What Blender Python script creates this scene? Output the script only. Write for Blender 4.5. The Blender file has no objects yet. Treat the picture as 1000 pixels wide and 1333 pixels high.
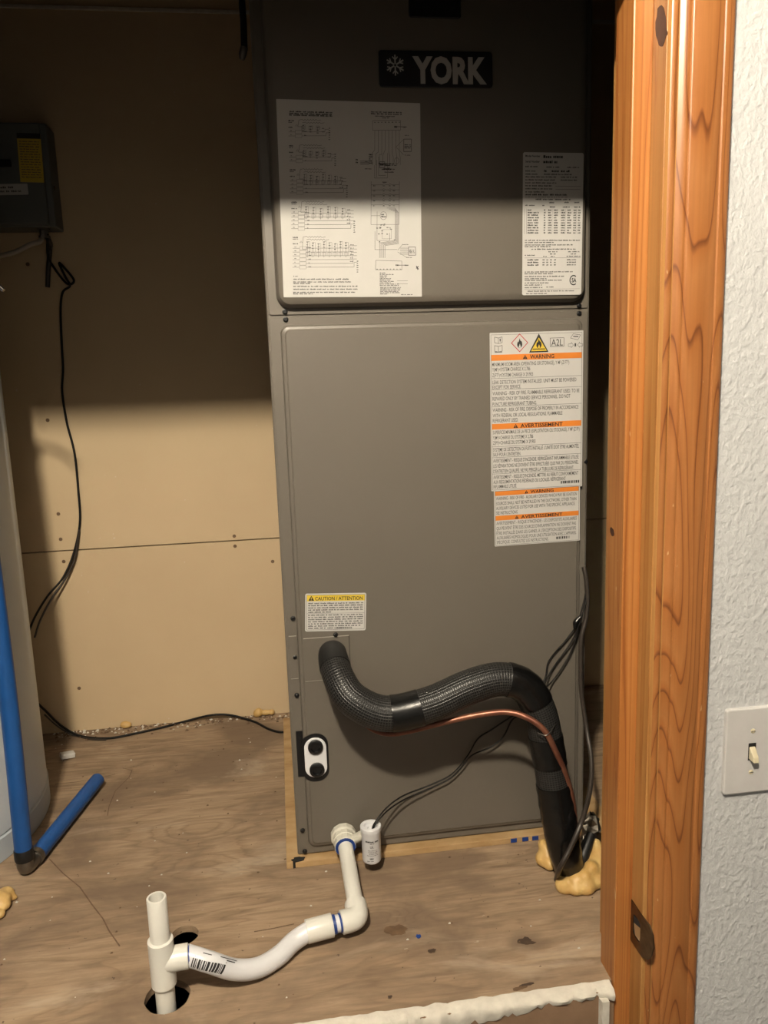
import bpy, bmesh, math, random
from mathutils import Vector, Matrix, noise
random.seed(7)
S = bpy.context.scene
C = S.collection
PI = math.pi

# ------------------------------------------------------------------ camera
# world: X along the air handler's front, Y into the closet, Z up; origin on the plywood platform
F_PX, CX, CY = 1010.0, 500.0, 666.5
ROWS = (Vector((0.99014092, -0.05575037, 0.12850239)),
        Vector((-0.1361125, -0.16627702, 0.97663982)),
        Vector((-0.03308103, -0.98450183, -0.17222601)))
CAM = Vector((0.0, -1.316, 0.878))
cd = bpy.data.cameras.new('camera')
cam = bpy.data.objects.new('camera', cd); C.objects.link(cam)
cd.sensor_fit = 'VERTICAL'; cd.sensor_height = 36.0; cd.lens = 36.0 * F_PX / 1333.0
cd.clip_start = 0.02
rt = Vector((ROWS[0][0], ROWS[1][0], ROWS[2][0])); dn = Vector((ROWS[0][1], ROWS[1][1], ROWS[2][1])); fw = Vector((ROWS[0][2], ROWS[1][2], ROWS[2][2]))
m3 = Matrix((rt, -dn, -fw)).transposed()
cam.matrix_world = Matrix.Translation(CAM) @ m3.to_4x4()
S.camera = cam

# ------------------------------------------------------------------ world, exposure
W = bpy.data.worlds.new('world'); S.world = W; W.use_nodes = True
bg = W.node_tree.nodes['Background']
bg.inputs[0].default_value = (0.80, 0.90, 1.0, 1); bg.inputs[1].default_value = 0.02
S.view_settings.view_transform = 'Standard'; S.view_settings.look = 'None'
S.view_settings.gamma = 1.0; S.view_settings.use_curve_mapping = False
S.view_settings.exposure = 2.25
LAMP_POS = Vector((-0.25, -1.56, 2.03)); LAMP_R = 0.045; LAMP_E = 640.0


def at(u, v, y=None, z=None, x=None):
    """point of the scene seen at photo pixel (u, v) on a plane of known depth / height"""
    d = Vector(((u - CX), (v - CY), F_PX))
    w = Vector((ROWS[0].dot(d), ROWS[1].dot(d), ROWS[2].dot(d)))
    if y is not None: t = (y - CAM.y) / w.y
    elif z is not None: t = (z - CAM.z) / w.z
    else: t = (x - CAM.x) / w.x
    return CAM + w * t


# ------------------------------------------------------------------ materials
M = {}
ALB = .66          # overall paint / wood reflectance level


class NT:
    def __init__(s, name):
        s.m = bpy.data.materials.new(name); s.m.use_nodes = True
        s.t = s.m.node_tree; s.b = s.t.nodes['Principled BSDF']; M[name] = s.m

    def n(s, typ, **kw):
        nd = s.t.nodes.new(typ)
        for k, v in kw.items():
            if k.startswith('i_'):
                key = k[2:]
                key = int(key) if key.isdigit() else key
                s.sock(nd.inputs[key], v)
            else: setattr(nd, k, v)
        return nd

    def sock(s, inp, v):
        if hasattr(v, 'is_output') and v.is_output: s.t.links.new(v, inp)
        else: inp.default_value = v

    def set(s, **kw):
        for k, v in kw.items():
            if k == 'Base_Color' and hasattr(v, 'is_output'): v = s.mix(1.0, v, (ALB, ALB, ALB), 'MULTIPLY')
            s.sock(s.b.inputs[k.replace('_', ' ')], v)
        return s

    def co(s, scale=(1, 1, 1), kind='Object', rot=(0, 0, 0), loc=(0, 0, 0)):
        tc = s.n('ShaderNodeTexCoord')
        mp = s.n('ShaderNodeMapping'); s.t.links.new(tc.outputs[kind], mp.inputs[0])
        mp.inputs['Scale'].default_value = scale; mp.inputs['Rotation'].default_value = rot; mp.inputs['Location'].default_value = loc
        return mp.outputs[0]

    def noise(s, vec, scale, detail=4, rough=.55, dist=0):
        nd = s.n('ShaderNodeTexNoise'); s.t.links.new(vec, nd.inputs['Vector'])
        nd.inputs['Scale'].default_value = scale; nd.inputs['Detail'].default_value = detail
        nd.inputs['Roughness'].default_value = rough; nd.inputs['Distortion'].default_value = dist
        return nd.outputs['Fac']

    def math(s, op, a, b=0.0, c=0.0):
        nd = s.n('ShaderNodeMath', operation=op)
        s.sock(nd.inputs[0], a); s.sock(nd.inputs[1], b); s.sock(nd.inputs[2], c)
        return nd.outputs[0]

    def ramp(s, fac, stops, interp='LINEAR'):
        nd = s.n('ShaderNodeValToRGB'); s.t.links.new(fac, nd.inputs[0])
        cr = nd.color_ramp; cr.interpolation = interp
        while len(cr.elements) < len(stops): cr.elements.new(0.5)
        for e, (p, c) in zip(cr.elements, stops):
            e.position = p; e.color = (c[0], c[1], c[2], 1) if not isinstance(c, float) else (c, c, c, 1)
        return nd.outputs['Color']

    def mix(s, fac, a, b, mode='MIX'):
        nd = s.n('ShaderNodeMix', data_type='RGBA', blend_type=mode)
        s.sock(nd.inputs[0], fac)
        for i, v in ((6, a), (7, b)):
            if isinstance(v, tuple): v = (v[0], v[1], v[2], 1)
            s.sock(nd.inputs[i], v)
        return nd.outputs[2]

    def bump(s, h, strength=.3, dist=.002):
        nd = s.n('ShaderNodeBump'); s.t.links.new(h, nd.inputs['Height'])
        nd.inputs['Strength'].default_value = strength; nd.inputs['Distance'].default_value = dist
        s.t.links.new(nd.outputs[0], s.b.inputs['Normal'])
        return s


def plain(name, col, rough=.5, metal=0.0, var=.12, vscale=30.0, bump=0.0, bscale=200., spec=.5):
    t = NT(name)
    v = t.noise(t.co(), vscale, 3)
    c = t.ramp(v, [(.25, tuple(x * (1 - var) for x in col)), (.75, tuple(min(1, x * (1 + var)) for x in col))])
    t.set(Base_Color=c, Roughness=rough, Metallic=metal)
    t.b.inputs['Specular IOR Level'].default_value = spec
    if bump: t.bump(t.noise(t.co(), bscale, 2), bump, .001)
    return t


plain('cabinet_paint', (.175, .155, .128), .42, 0, .03, 6, .05, 900)
plain('cabinet_dark', (.02, .019, .018), .6)
plain('black_plastic', (.006, .006, .007), .35, 0, .05)
plain('black_rubber', (.010, .010, .010), .5, 0, .1)
plain('black_tape', (.006, .006, .006), .27, 0, .15, 30, .35, 60, spec=.4)
plain('wire_black', (.009, .008, .007), .6, spec=.25)
plain('wire_brown', (.045, .035, .028), .45)
plain('wire_white', (.55, .48, .40), .5)
plain('label_white', (.68, .67, .645), .5, 0, .02)
plain('paper_white', (.65, .645, .62), .75, 0, .02)
plain('ink', (.02, .02, .02), .6, 0, .05)
plain('ink_grey', (.20, .19, .185), .6, 0, .05)
plain('ink_mid', (.085, .083, .08), .6, 0, .05)
plain('ink_red', (.55, .05, .06), .6, 0, .05)
plain('label_orange', (.86, .27, .035), .5, 0, .03)
plain('label_yellow', (.85, .62, .06), .5, 0, .03)
plain('plate_highlight', (.42, .39, .34), .5)
plain('badge_black', (.010, .010, .014), .3, 0, .05)
plain('badge_silver', (.55, .54, .52), .4, 0, .03)
plain('pvc', (.93, .92, .85), .32, 0, .05, 12)
plain('pvc_white', (.93, .94, .98), .30, 0, .03, 12)
plain('pvc_cream', (.86, .84, .73), .45, 0, .10, 60, .3, 120)
plain('primer_blue', (.012, .06, .30), .4, 0, .15)
plain('blue_sleeve', (.012, .10, .36), .45, 0, .10, 25, .15, 400)
plain('chrome', (.5, .48, .45), .25, 1, .1)
plain('dull_steel', (.33, .31, .28), .45, 1, .15)
plain('foil', (.42, .38, .32), .38, 1, .3, 80, .8, 90)
plain('tank_paint', (.74, .82, .90), .38, 0, .04, 5, .05, 400)
plain('tank_band', (.60, .67, .74), .42, 0, .06, 5)
plain('box_grey', (.16, .17, .165), .5, 0, .05)
plain('plate_ivory', (.70, .69, .68), .35, 0, .05, 40)
plain('toggle_ivory', (.74, .66, .46), .35, 0, .06, 40)
plain('brass', (.30, .21, .10), .35, 1, .3, 60)
plain('strike_bronze', (.20, .14, .085), .38, 1, .35, 70, .3, 120)
plain('void', (.01, .009, .008), .9)
plain('bare_lumber', (.42, .26, .12), .7, 0, .15)
plain('room_floor', (.16, .14, .12), .6, 0, .2, 8)
plain('room_paint', (.30, .31, .33), .7, 0, .03)
plain('room_ceiling', (.45, .45, .45), .8, 0, .03)
plain('gypsum', (.76, .72, .63), .9, 0, .12, 70, .9, 110)
plain('scrap_white', (.80, .78, .74), .8, 0, .08, 60, .5, 200)

t = NT('copper')
c = t.ramp(t.noise(t.co(), 28, 4), [(.3, (.20, .065, .04)), (.6, (.34, .14, .085)), (.8, (.44, .24, .16))])
t.set(Base_Color=c, Metallic=.55, Roughness=.40)

t = NT('spray_foam')
c = t.ramp(t.noise(t.co(), 30, 4), [(.3, (.68, .40, .12)), (.7, (.90, .63, .26))])
t.set(Base_Color=c, Roughness=.45)
t.b.inputs['Subsurface Weight'].default_value = .1
t.b.inputs['Subsurface Radius'].default_value = (.01, .006, .003)
t.bump(t.noise(t.co(), 90, 3), .5, .002)

# braided black sleeve, woven in the tube's own UV (metres)
t = NT('braided_sleeve')
tc = t.n('ShaderNodeTexCoord'); sp = t.n('ShaderNodeSeparateXYZ'); t.t.links.new(tc.outputs['UV'], sp.inputs[0])
k = 2 * PI / .0076
su = t.math('SINE', t.math('MULTIPLY', sp.outputs[0], k)); sv = t.math('SINE', t.math('MULTIPLY', sp.outputs[1], k))
h = t.math('MAXIMUM', t.math('ABSOLUTE', su), t.math('ABSOLUTE', sv))
hh = t.math('POWER', h, 9.0)
c = t.mix(hh, (.005, .005, .005), (.055, .054, .052))
t.set(Base_Color=c, Roughness=.36); t.b.inputs['Specular IOR Level'].default_value = .32; t.bump(hh, .5, .0008)

# drywall inside the closet
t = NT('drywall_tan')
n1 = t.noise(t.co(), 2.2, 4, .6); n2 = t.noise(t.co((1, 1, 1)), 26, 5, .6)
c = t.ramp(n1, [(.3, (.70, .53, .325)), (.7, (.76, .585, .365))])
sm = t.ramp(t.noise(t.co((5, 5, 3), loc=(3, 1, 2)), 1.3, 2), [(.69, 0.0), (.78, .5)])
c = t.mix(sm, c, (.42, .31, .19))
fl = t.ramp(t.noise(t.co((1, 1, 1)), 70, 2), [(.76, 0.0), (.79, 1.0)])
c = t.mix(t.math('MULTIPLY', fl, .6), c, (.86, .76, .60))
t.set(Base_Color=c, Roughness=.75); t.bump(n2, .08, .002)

plain('drywall_dark', (.14, .10, .065), .8, 0, .1, 4)  # closet sides and ceiling: colour darkened to cut bounced light

# knock-down textured painted wall outside
t = NT('textured_wall')
a = t.noise(t.co((1, 1, .8)), 120, 2, .5, .25); b_ = t.noise(t.co(), 320, 3)
hgt = t.math('ADD', t.math('MULTIPLY', t.ramp(a, [(.40, 0.0), (.72, 1.0)]), .9), t.math('MULTIPLY', b_, .6))
c = t.ramp(t.noise(t.co(), 9, 4), [(.3, (.68, .694, .71)), (.75, (.715, .73, .745))])
t.set(Base_Color=c, Roughness=.55); t.bump(hgt, .6, .0018)


def wood(name, cols, axis='Z', freq=7.0, sc=9.0, stretch=.10, rough=.38, fine=.5, seed=0.0, flat=1.0):
    t = NT(name)
    s = {'Z': (1, flat, stretch), 'X': (stretch, 1, 1), 'Y': (1, stretch, 1)}[axis]
    v = t.co(s, loc=(seed, seed * .7, seed * .3))
    n = t.noise(v, sc, 1.5, .4)
    fr = t.math('FRACT', t.math('MULTIPLY', n, freq))
    line = t.ramp(fr, [(0, cols[0]), (.62, cols[1]), (.86, cols[0]), (.955, cols[2]), (1, cols[0])])
    s2 = tuple(q * (.25 if q == stretch else 1) for q in s)
    g = t.noise(t.co(s2, loc=(seed, 0, 0)), 260, 3, .6)
    gc = t.ramp(g, [(.3, (.72, .70, .66)), (.6, (1, 1, 1))])
    c = t.mix(fine, line, gc, 'MULTIPLY')
    b = t.noise(t.co(), 3.1, 2)
    c = t.mix(.5, c, t.ramp(b, [(.3, (.85, .8, .75)), (.7, (1, 1, 1))]), 'MULTIPLY')
    # small pale nicks
    nk = t.ramp(t.noise(t.co((1, 1, .35)), 120, 1), [(.775, 0.0), (.80, .8)])
    c = t.mix(nk, c, (.75, .5, .26))
    t.set(Base_Color=c, Roughness=rough); t.bump(g, .12, .001)
    return t


wood('fir_casing', [(.44, .165, .045), (.50, .205, .064), (.20, .058, .015)], 'Z', 20, 14, .085, .33, .45, 1.3, flat=.12)
wood('pine_jamb', [(.56, .26, .075), (.62, .32, .105), (.47, .19, .048)], 'Z', 9, 26, .02, .36, .5, 4.1)
wood('fir_stop', [(.53, .20, .05), (.60, .26, .075), (.38, .12, .028)], 'Z', 14, 34, .016, .36, .5, 8.2)
plain('knot_dark', (.055, .014, .007), .45, 0, .4, 60)

# plywood platform floor
t = NT('plywood_floor')
v = t.co((.16, 1, 1), loc=(.3, .1, 0))
n = t.noise(v, 6.0, 4, .55, .6)
geo = t.n('ShaderNodeTexCoord').outputs['Object']
for kx_, ky_, ks_, ka_ in ((-.205, .135, .05, .34), (-.182, .020, .045, .30), (.052, .030, .035, .25), (.115, -.178, .03, .45), (-.33, .42, .05, .22), (.27, -.02, .06, .22)):
    vs_ = t.n('ShaderNodeVectorMath', operation='SUBTRACT'); t.sock(vs_.inputs[0], geo); vs_.inputs[1].default_value = (kx_, ky_, .006)
    vm_ = t.n('ShaderNodeVectorMath', operation='MULTIPLY'); t.sock(vm_.inputs[0], vs_.outputs[0]); vm_.inputs[1].default_value = (.55 / ks_, 1 / ks_, 0)
    vl_ = t.n('ShaderNodeVectorMath', operation='LENGTH'); t.sock(vl_.inputs[0], vm_.outputs[0])
    n = t.math('ADD', n, t.math('MULTIPLY', t.math('POWER', 2.718, t.math('MULTIPLY', t.math('POWER', vl_.outputs['Value'], 2.0), -1.0)), ka_))
fr = t.math('FRACT', t.math('MULTIPLY', n, 10.0))
c = t.ramp(fr, [(0, (.43, .305, .195)), (.6, (.485, .355, .235)), (.93, (.34, .235, .148)), (1, (.43, .305, .195))])
st = t.noise(t.co((.10, 1, 1), rot=(0, 0, .04)), 95, 5, .7, .4)
c = t.mix(.75, c, t.ramp(st, [(.28, (.52, .48, .44)), (.60, (1.05, 1.03, 1.0))]), 'MULTIPLY')
dirt = t.noise(t.co((.7, 1, 1), loc=(2, 5, 0)), 5.5, 5, .62, .5)
for (du, dv), ks_, ka_ in (((602, 1120), .030, .26), ((622, 1155), .035, .20), ((686, 1226), .020, .22), ((330, 955), .05, .22), ((300, 1000), .05, .15), ((130, 940), .08, .20)):
    dp_ = at(du, dv, z=0)
    vs_ = t.n('ShaderNodeVectorMath', operation='SUBTRACT'); t.sock(vs_.inputs[0], geo); vs_.inputs[1].default_value = (dp_.x, dp_.y, .006)
    vm_ = t.n('ShaderNodeVectorMath', operation='MULTIPLY'); t.sock(vm_.inputs[0], vs_.outputs[0]); vm_.inputs[1].default_value = (.7 / ks_, 1 / ks_, 0)
    vl_ = t.n('ShaderNodeVectorMath', operation='LENGTH'); t.sock(vl_.inputs[0], vm_.outputs[0])
    dirt = t.math('ADD', dirt, t.math('MULTIPLY', t.math('POWER', 2.718, t.math('MULTIPLY', t.math('POWER', vl_.outputs['Value'], 2.0), -1.0)), ka_))
c = t.mix(t.ramp(dirt, [(.44, 0.0), (.64, .80)]), c, (.21, .142, .092))
pale = t.noise(t.co((.28, 1, 1), loc=(7, 2, 0)), 9, 5, .65, .8)
c = t.mix(t.ramp(pale, [(.58, 0.0), (.74, .55)]), c, (.72, .60, .45))
spk = t.noise(t.co(), 90, 2)
c = t.mix(t.ramp(spk, [(.735, 0.0), (.76, .8)]), c, (.10, .06, .035))
wht = t.noise(t.co((.5, 1, 1), loc=(4, 4, 0)), 60, 3)
c = t.mix(t.ramp(wht, [(.745, 0.0), (.78, .6)]), c, (.62, .54, .42))
t.set(Base_Color=c, Roughness=.72); t.bump(st, .35, .0015)
plain('stain_dark', (.075, .045, .026), .8, 0, .35, 60)
plain('knot_brown', (.17, .10, .052), .75, 0, .35, 50)

t = NT('osb_board')
c = t.ramp(t.noise(t.co((.4, 1, 1)), 30, 4, .6), [(.3, (.42, .25, .10)), (.55, (.58, .38, .18)), (.75, (.66, .47, .25))])
sp = t.ramp(t.noise(t.co(), 70, 2), [(.70, 0.0), (.76, .8)])
t.set(Base_Color=t.mix(sp, c, (.22, .11, .045)), Roughness=.7); t.bump(t.noise(t.co(), 90, 3), .3, .001)

t = NT('kraft_face')
c = t.ramp(t.noise(t.co(), 14, 5, .6), [(.3, (.25, .15, .085)), (.7, (.34, .21, .125))])
t.set(Base_Color=c, Roughness=.85); t.bump(t.noise(t.co(), 60, 4), .4, .002)

t = NT('lamp_glass')
t.set(Base_Color=(.9, .88, .84, 1), Roughness=.4)
t.b.inputs['Emission Color'].default_value = (1.0, .875, .69, 1)
t.b.inputs['Emission Strength'].default_value = LAMP_E


# ------------------------------------------------------------------ mesh helpers
class MB:
    def __init__(s): s.v = []; s.f = []; s.uv = {}

    def add(s, vs, fs):
        o = len(s.v); s.v += [Vector(p) for p in vs]; s.f += [tuple(i + o for i in q) for q in fs]
        return s

    def box(s, a, b):
        (x0, y0, z0), (x1, y1, z1) = a, b
        return s.add([(x0, y0, z0), (x1, y0, z0), (x1, y1, z0), (x0, y1, z0), (x0, y0, z1), (x1, y0, z1), (x1, y1, z1), (x0, y1, z1)],
                     [(0, 3, 2, 1), (4, 5, 6, 7), (0, 1, 5, 4), (1, 2, 6, 5), (2, 3, 7, 6), (3, 0, 4, 7)])

    def tube(s, pts, r, n=12, seg=8, smooth=True, caps=True, twist=0.0):
        pts = [Vector(p) for p in pts]
        rs = list(r) if isinstance(r, (list, tuple)) else [r] * len(pts)
        P, Rr = [], []
        if smooth and len(pts) > 2:
            for i in range(len(pts) - 1):
                p0 = pts[i - 1] if i else pts[0] * 2 - pts[1]
                p1, p2 = pts[i], pts[i + 1]
                p3 = pts[i + 2] if i + 2 < len(pts) else p2 * 2 - p1
                for j in range(seg):
                    q = j / seg
                    P.append(.5 * ((2 * p1) + (p2 - p0) * q + (2 * p0 - 5 * p1 + 4 * p2 - p3) * q * q + (3 * p1 - p0 - 3 * p2 + p3) * q ** 3))
                    Rr.append(rs[i] + (rs[i + 1] - rs[i]) * q)
            P.append(pts[-1]); Rr.append(rs[-1])
        else: P, Rr = pts, rs
        o = len(s.v)
        T = (P[1] - P[0]).normalized()
        N = T.orthogonal().normalized(); L = 0.0
        for i, p in enumerate(P):
            if i:
                L += (p - P[i - 1]).length
            t2 = (P[min(i + 1, len(P) - 1)] - P[max(i - 1, 0)])
            t2 = t2.normalized() if t2.length > 1e-9 else T
            ax = T.cross(t2)
            if ax.length > 1e-7:
                N = Matrix.Rotation(T.angle(t2), 3, ax.normalized()) @ N
            T = t2; B = T.cross(N)
            for j in range(n):
                a = 2 * PI * j / n
                s.v.append(p + (N * math.cos(a) + B * math.sin(a)) * Rr[i])
            if i:
                for j in range(n):
                    k = (j + 1) % n
                    f = (o + (i - 1) * n + j, o + (i - 1) * n + k, o + i * n + k, o + i * n + j)
                    c0 = 2 * PI * Rr[0] * j / n; c1 = 2 * PI * Rr[0] * (j + 1) / n; l0 = L - (p - P[i - 1]).length
                    s.uv[len(s.f)] = ((c0, l0), (c1, l0), (c1, L), (c0, L))
                    s.f.append(f)
        if caps:
            s.f.append(tuple(o + j for j in reversed(range(n))))
            e = o + (len(P) - 1) * n
            s.f.append(tuple(e + j for j in range(n)))
        return s

    def lathe(s, prof, base, axis=(0, 0, 1), n=24, cap=True):
        """prof: list of (radius, height) along axis from base"""
        ax = Vector(axis).normalized(); base = Vector(base)
        N = ax.orthogonal().normalized()
        if abs(ax.z) > .99: N = Vector((1, 0, 0))
        B = ax.cross(N); o = len(s.v)
        for r, h in prof:
            for j in range(n):
                a = 2 * PI * j / n
                s.v.append(base + ax * h + (N * math.cos(a) + B * math.sin(a)) * r)
        for i in range(len(prof) - 1):
            for j in range(n):
                k = (j + 1) % n
                s.f.append((o + i * n + j, o + i * n + k, o + (i + 1) * n + k, o + (i + 1) * n + j))
        if cap:
            s.f.append(tuple(o + j for j in reversed(range(n))))
            e = o + (len(prof) - 1) * n
            s.f.append(tuple(e + j for j in range(n)))
        return s

    def prism(s, poly, fn, d0, d1):
        """poly 2-D, fn(a, b, d) -> 3-D, extruded d0..d1"""
        n = len(poly)
        return s.add([fn(a, b, d0) for a, b in poly] + [fn(a, b, d1) for a, b in poly],
                     [tuple(reversed(range(n))), tuple(range(n, 2 * n))] + [(i, (i + 1) % n, n + (i + 1) % n, n + i) for i in range(n)])

    def build(s, name, mat, parent=None, bevel=0.0, smooth=None, sub=0, origin=None):
        if not s.v: return None
        lo = Vector([min(p[i] for p in s.v) for i in range(3)]); hi = Vector([max(p[i] for p in s.v) for i in range(3)])
        c = Vector(origin) if origin is not None else (lo + hi) / 2
        me = bpy.data.meshes.new(name)
        me.from_pydata([p - c for p in s.v], [], s.f)
        if s.uv:
            ul = me.uv_layers.new(name='UVMap')
            for pi, p in enumerate(me.polygons):
                if pi in s.uv:
                    for li, uvc in zip(p.loop_indices, s.uv[pi]): ul.data[li].uv = uvc
        bm = bmesh.new(); bm.from_mesh(me)
        bmesh.ops.recalc_face_normals(bm, faces=bm.faces)
        if bevel:
            bmesh.ops.bevel(bm, geom=[e for e in bm.edges if len(e.link_faces) == 2 and e.calc_face_angle(0) > .5],
                            offset=bevel, segments=2, profile=.5, affect='EDGES')
        bm.to_mesh(me); bm.free()
        if smooth is not None:
            for p in me.polygons: p.use_smooth = True
            me.set_sharp_from_angle(angle=math.radians(smooth))
        me.materials.append(M[mat])
        return link(name, me, c, parent)


WLOC = {}


def link(name, me, loc, parent=None):
    o = bpy.data.objects.new(name, me); C.objects.link(o)
    WLOC[o.name] = Vector(loc)
    if parent is not None:
        o.parent = parent; o.location = Vector(loc) - WLOC[parent.name]
    else: o.location = loc
    return o


def thing(name, loc, label=None, cat=None, group=None, kind=None):
    o = link(name, None, loc); o.empty_display_size = .05
    return tag(o, label, cat, group, kind)


def tag(o, label=None, cat=None, group=None, kind=None):
    if label: o['label'] = label
    if cat: o['category'] = cat
    if group: o['group'] = group
    if kind: o['kind'] = kind
    return o


def box(name, a, b, mat, parent=None, bevel=0.0): return MB().box(a, b).build(name, mat, parent, bevel)


def rrect(x0, x1, z0, z1, r, n=6):
    p = []
    for cx, cz, a0 in ((x1 - r, z1 - r, 0), (x0 + r, z1 - r, 90), (x0 + r, z0 + r, 180), (x1 - r, z0 + r, 270)):
        for i in range(n + 1):
            a = math.radians(a0 + 90 * i / n); p.append((cx + r * math.cos(a), cz + r * math.sin(a)))
    return p


# ------------------------------------------------------------------ text
_tc = {}


def text_mesh(s, bold=0.0, res=3):
    key = (s, bold)
    if key in _tc: return _tc[key]
    cu = bpy.data.curves.new('t', 'FONT'); cu.body = s; cu.size = 1.0; cu.resolution_u = res; cu.offset = bold; cu.fill_mode = 'FRONT'
    ob = bpy.data.objects.new('t', cu)
    me = ob.to_mesh()
    vs = [(p.co.x, p.co.y) for p in me.vertices]; fs = [tuple(p.vertices) for p in me.polygons]
    ob.to_mesh_clear(); bpy.data.objects.remove(ob); bpy.data.curves.remove(cu)
    xs = [p[0] for p in vs]; ys = [p[1] for p in vs]
    bb = (min(xs), max(xs), min(ys), max(ys)) if vs else (0, 1, 0, 1)
    _tc[key] = (vs, fs, bb)
    return _tc[key]


CAPH = .72


class Sheet:
    """a flat print: local (a, b) in metres from the top-left corner, b downwards, laid on a plane"""
    def __init__(s, o, U, V, n):
        s.o, s.U, s.V, s.n = Vector(o), Vector(U).normalized(), Vector(V).normalized(), Vector(n).normalized()
        s.W, s.H = Vector(U).length, Vector(V).length
        s.ink = {}

    def p(s, a, b, lift=0.0): return s.o + s.U * a + s.V * b + s.n * lift

    def mb(s, mat): return s.ink.setdefault(mat, MB())

    def poly(s, mat, pts, lift=.0007):
        s.mb(mat).add([s.p(a, b, lift) for a, b in pts], [tuple(range(len(pts)))])

    def rect(s, mat, a0, b0, a1, b1, lift=.0007): s.poly(mat, [(a0, b0), (a1, b0), (a1, b1), (a0, b1)], lift)

    def line(s, mat, pts, w=.0006, lift=.0007):
        for (a0, b0), (a1, b1) in zip(pts, pts[1:]):
            dx, dy = a1 - a0, b1 - b0; L = math.hypot(dx, dy) or 1
            nx, ny = -dy / L * w / 2, dx / L * w / 2
            s.poly(mat, [(a0 + nx, b0 + ny), (a1 + nx, b1 + ny), (a1 - nx, b1 - ny), (a0 - nx, b0 - ny)], lift)

    def text(s, mat, st, a, b, h, w=None, bold=0.0, align='L', lift=.0009):
        """b = baseline, h = cap height, w = width to fit"""
        vs, fs, bb = text_mesh(st, bold)
        ky = h / CAPH; kx = (w / (bb[1] - bb[0])) if w else ky
        wid = (bb[1] - bb[0]) * kx
        a0 = a - (0 if align == 'L' else wid / 2 if align == 'C' else wid)
        s.mb(mat).add([s.p(a0 + (x - bb[0]) * kx, b - y * ky, lift) for x, y in vs], fs)

    def greek(s, mat, a0, a1, b, h, rnd, dens=.85):
        """illegibly small print: word-sized dashes"""
        a = a0
        while a < a1 - h:
            w = min(rnd.uniform(1.2, 5.0) * h, a1 - a)
            c = a
            while c < a + w - h * .3:
                cw = rnd.uniform(.35, .8) * h; hh = h * rnd.uniform(.65, 1.0)
                s.rect(mat, c, b - hh, min(c + cw, a + w), b); c += cw + h * .16
            a += w + h * .6 / dens

    def flush(s, parent, name='print'):
        for mat, mb in s.ink.items():
            o = mb.build(name, mat, parent)
            if o: o['kind'] = 'stuff'


def sheet_px(tl, tr, bl, yp):
    a, b, c = at(*tl, y=yp), at(*tr, y=yp), at(*bl, y=yp)
    U = b - a; V = c - a; un = U.normalized()
    V = V - un * V.dot(un)
    return Sheet(a, U, V, (0, -1, 0))


def label_body(sh, name, mat, parent, r=.003, th=.0005):
    pts = rrect(0, sh.W, 0, sh.H, r, 4)
    mb = MB(); mb.prism(pts, lambda a, b, d: sh.p(a, b, d), -.0004, th)
    return mb.build(name, mat, parent)


def alert(sh, a, b, h, tri='ink', mark='label_orange'):
    sh.poly(tri, [(a, b), (a + h * 1.15, b), (a + h * .575, b - h)], .0009)
    sh.rect(mark, a + h * .51, b - h * .68, a + h * .64, b - h * .3, .0011)
    sh.rect(mark, a + h * .51, b - h * .22, a + h * .64, b - h * .1, .0011)


# ================================================================== STRUCTURE
ZF, ZC = -.72, 2.03
XR, XL, YB = 1.10, -1.25, .66
WY0, WY1 = -.401, -.285        # door wall front / back
HEAD = 1.340                   # underside of head jamb
JR, JL = .460, -.560            # jamb faces

# plywood floor with two drilled holes
HOLES = [(-.2064, -.2875, .0325), (-.1965, -.1620, .0225)]
cu = bpy.data.curves.new('floor', 'CURVE'); cu.dimensions = '2D'; cu.fill_mode = 'BOTH'; cu.extrude = .006


def spl(cu, pts):
    sp = cu.splines.new('POLY'); sp.points.add(len(pts) - 1); sp.use_cyclic_u = True
    for q, (x, y) in zip(sp.points, pts): q.co = (x, y, 0, 1)


spl(cu, [(XL, -.37), (XR, -.37), (XR, YB), (XL, YB)])
for hx, hy, hr in HOLES:
    spl(cu, [(hx + hr * math.cos(2 * PI * i / 28) * random.uniform(.97, 1.03), hy + hr * math.sin(2 * PI * i / 28) * random.uniform(.97, 1.03)) for i in range(28)])
tmp = bpy.data.objects.new('t', cu); me0 = tmp.to_mesh(); me = me0.copy(); tmp.to_mesh_clear(); bpy.data.objects.remove(tmp)
me.name = 'floor'; me.materials.clear(); me.materials.append(M['plywood_floor'])
floor = link('floor', me, (0, 0, -.006)); tag(floor, 'weathered brown plywood platform floor of the closet', None, None, 'structure')

# back wall: two sheets of drywall with a joint
wb = thing('wall_back', (0, YB, 0), 'tan drywall back wall of the closet', kind='structure')
box('backing', (XL, YB + .013, ZF), (XR, YB + .05, ZC), 'void', wb)
SEAM = .477
box('drywall_sheet', (XL, YB, -.02), (XR, YB + .014, SEAM - .0015), 'drywall_tan', wb, .0006)
ZS2 = at(150, 12, y=YB).z
box('drywall_sheet', (XL, YB, SEAM + .0015), (XR, YB + .014, ZS2 - .002), 'drywall_tan', wb, .0006)
box('drywall_sheet', (XL, YB, ZS2 + .002), (XR, YB + .014, ZC), 'drywall_tan', wb, .0006)
box('joint_strip', (XL, YB - .004, ZS2 - .004), (XR, YB + .002, ZS2 + .004), 'gypsum', wb, .001)
scr = MB().lathe([(.0046, 0), (.0046, .0006), (.0024, .0012)], (0, 0, 0), (0, -1, 0), 10).build('screw', 'knot_brown', wb, smooth=40)
first = True
for u, v in ((62, 547), (79, 702), (83, 731), (305, 698), (306, 711), (103, 896), (355, 731), (76, 669), (36, 344)):
    p = at(u, v, y=YB)
    o = scr if first else scr.copy()
    if not first: C.objects.link(o)
    first = False
    o.location = p - WLOC[wb.name]

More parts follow.
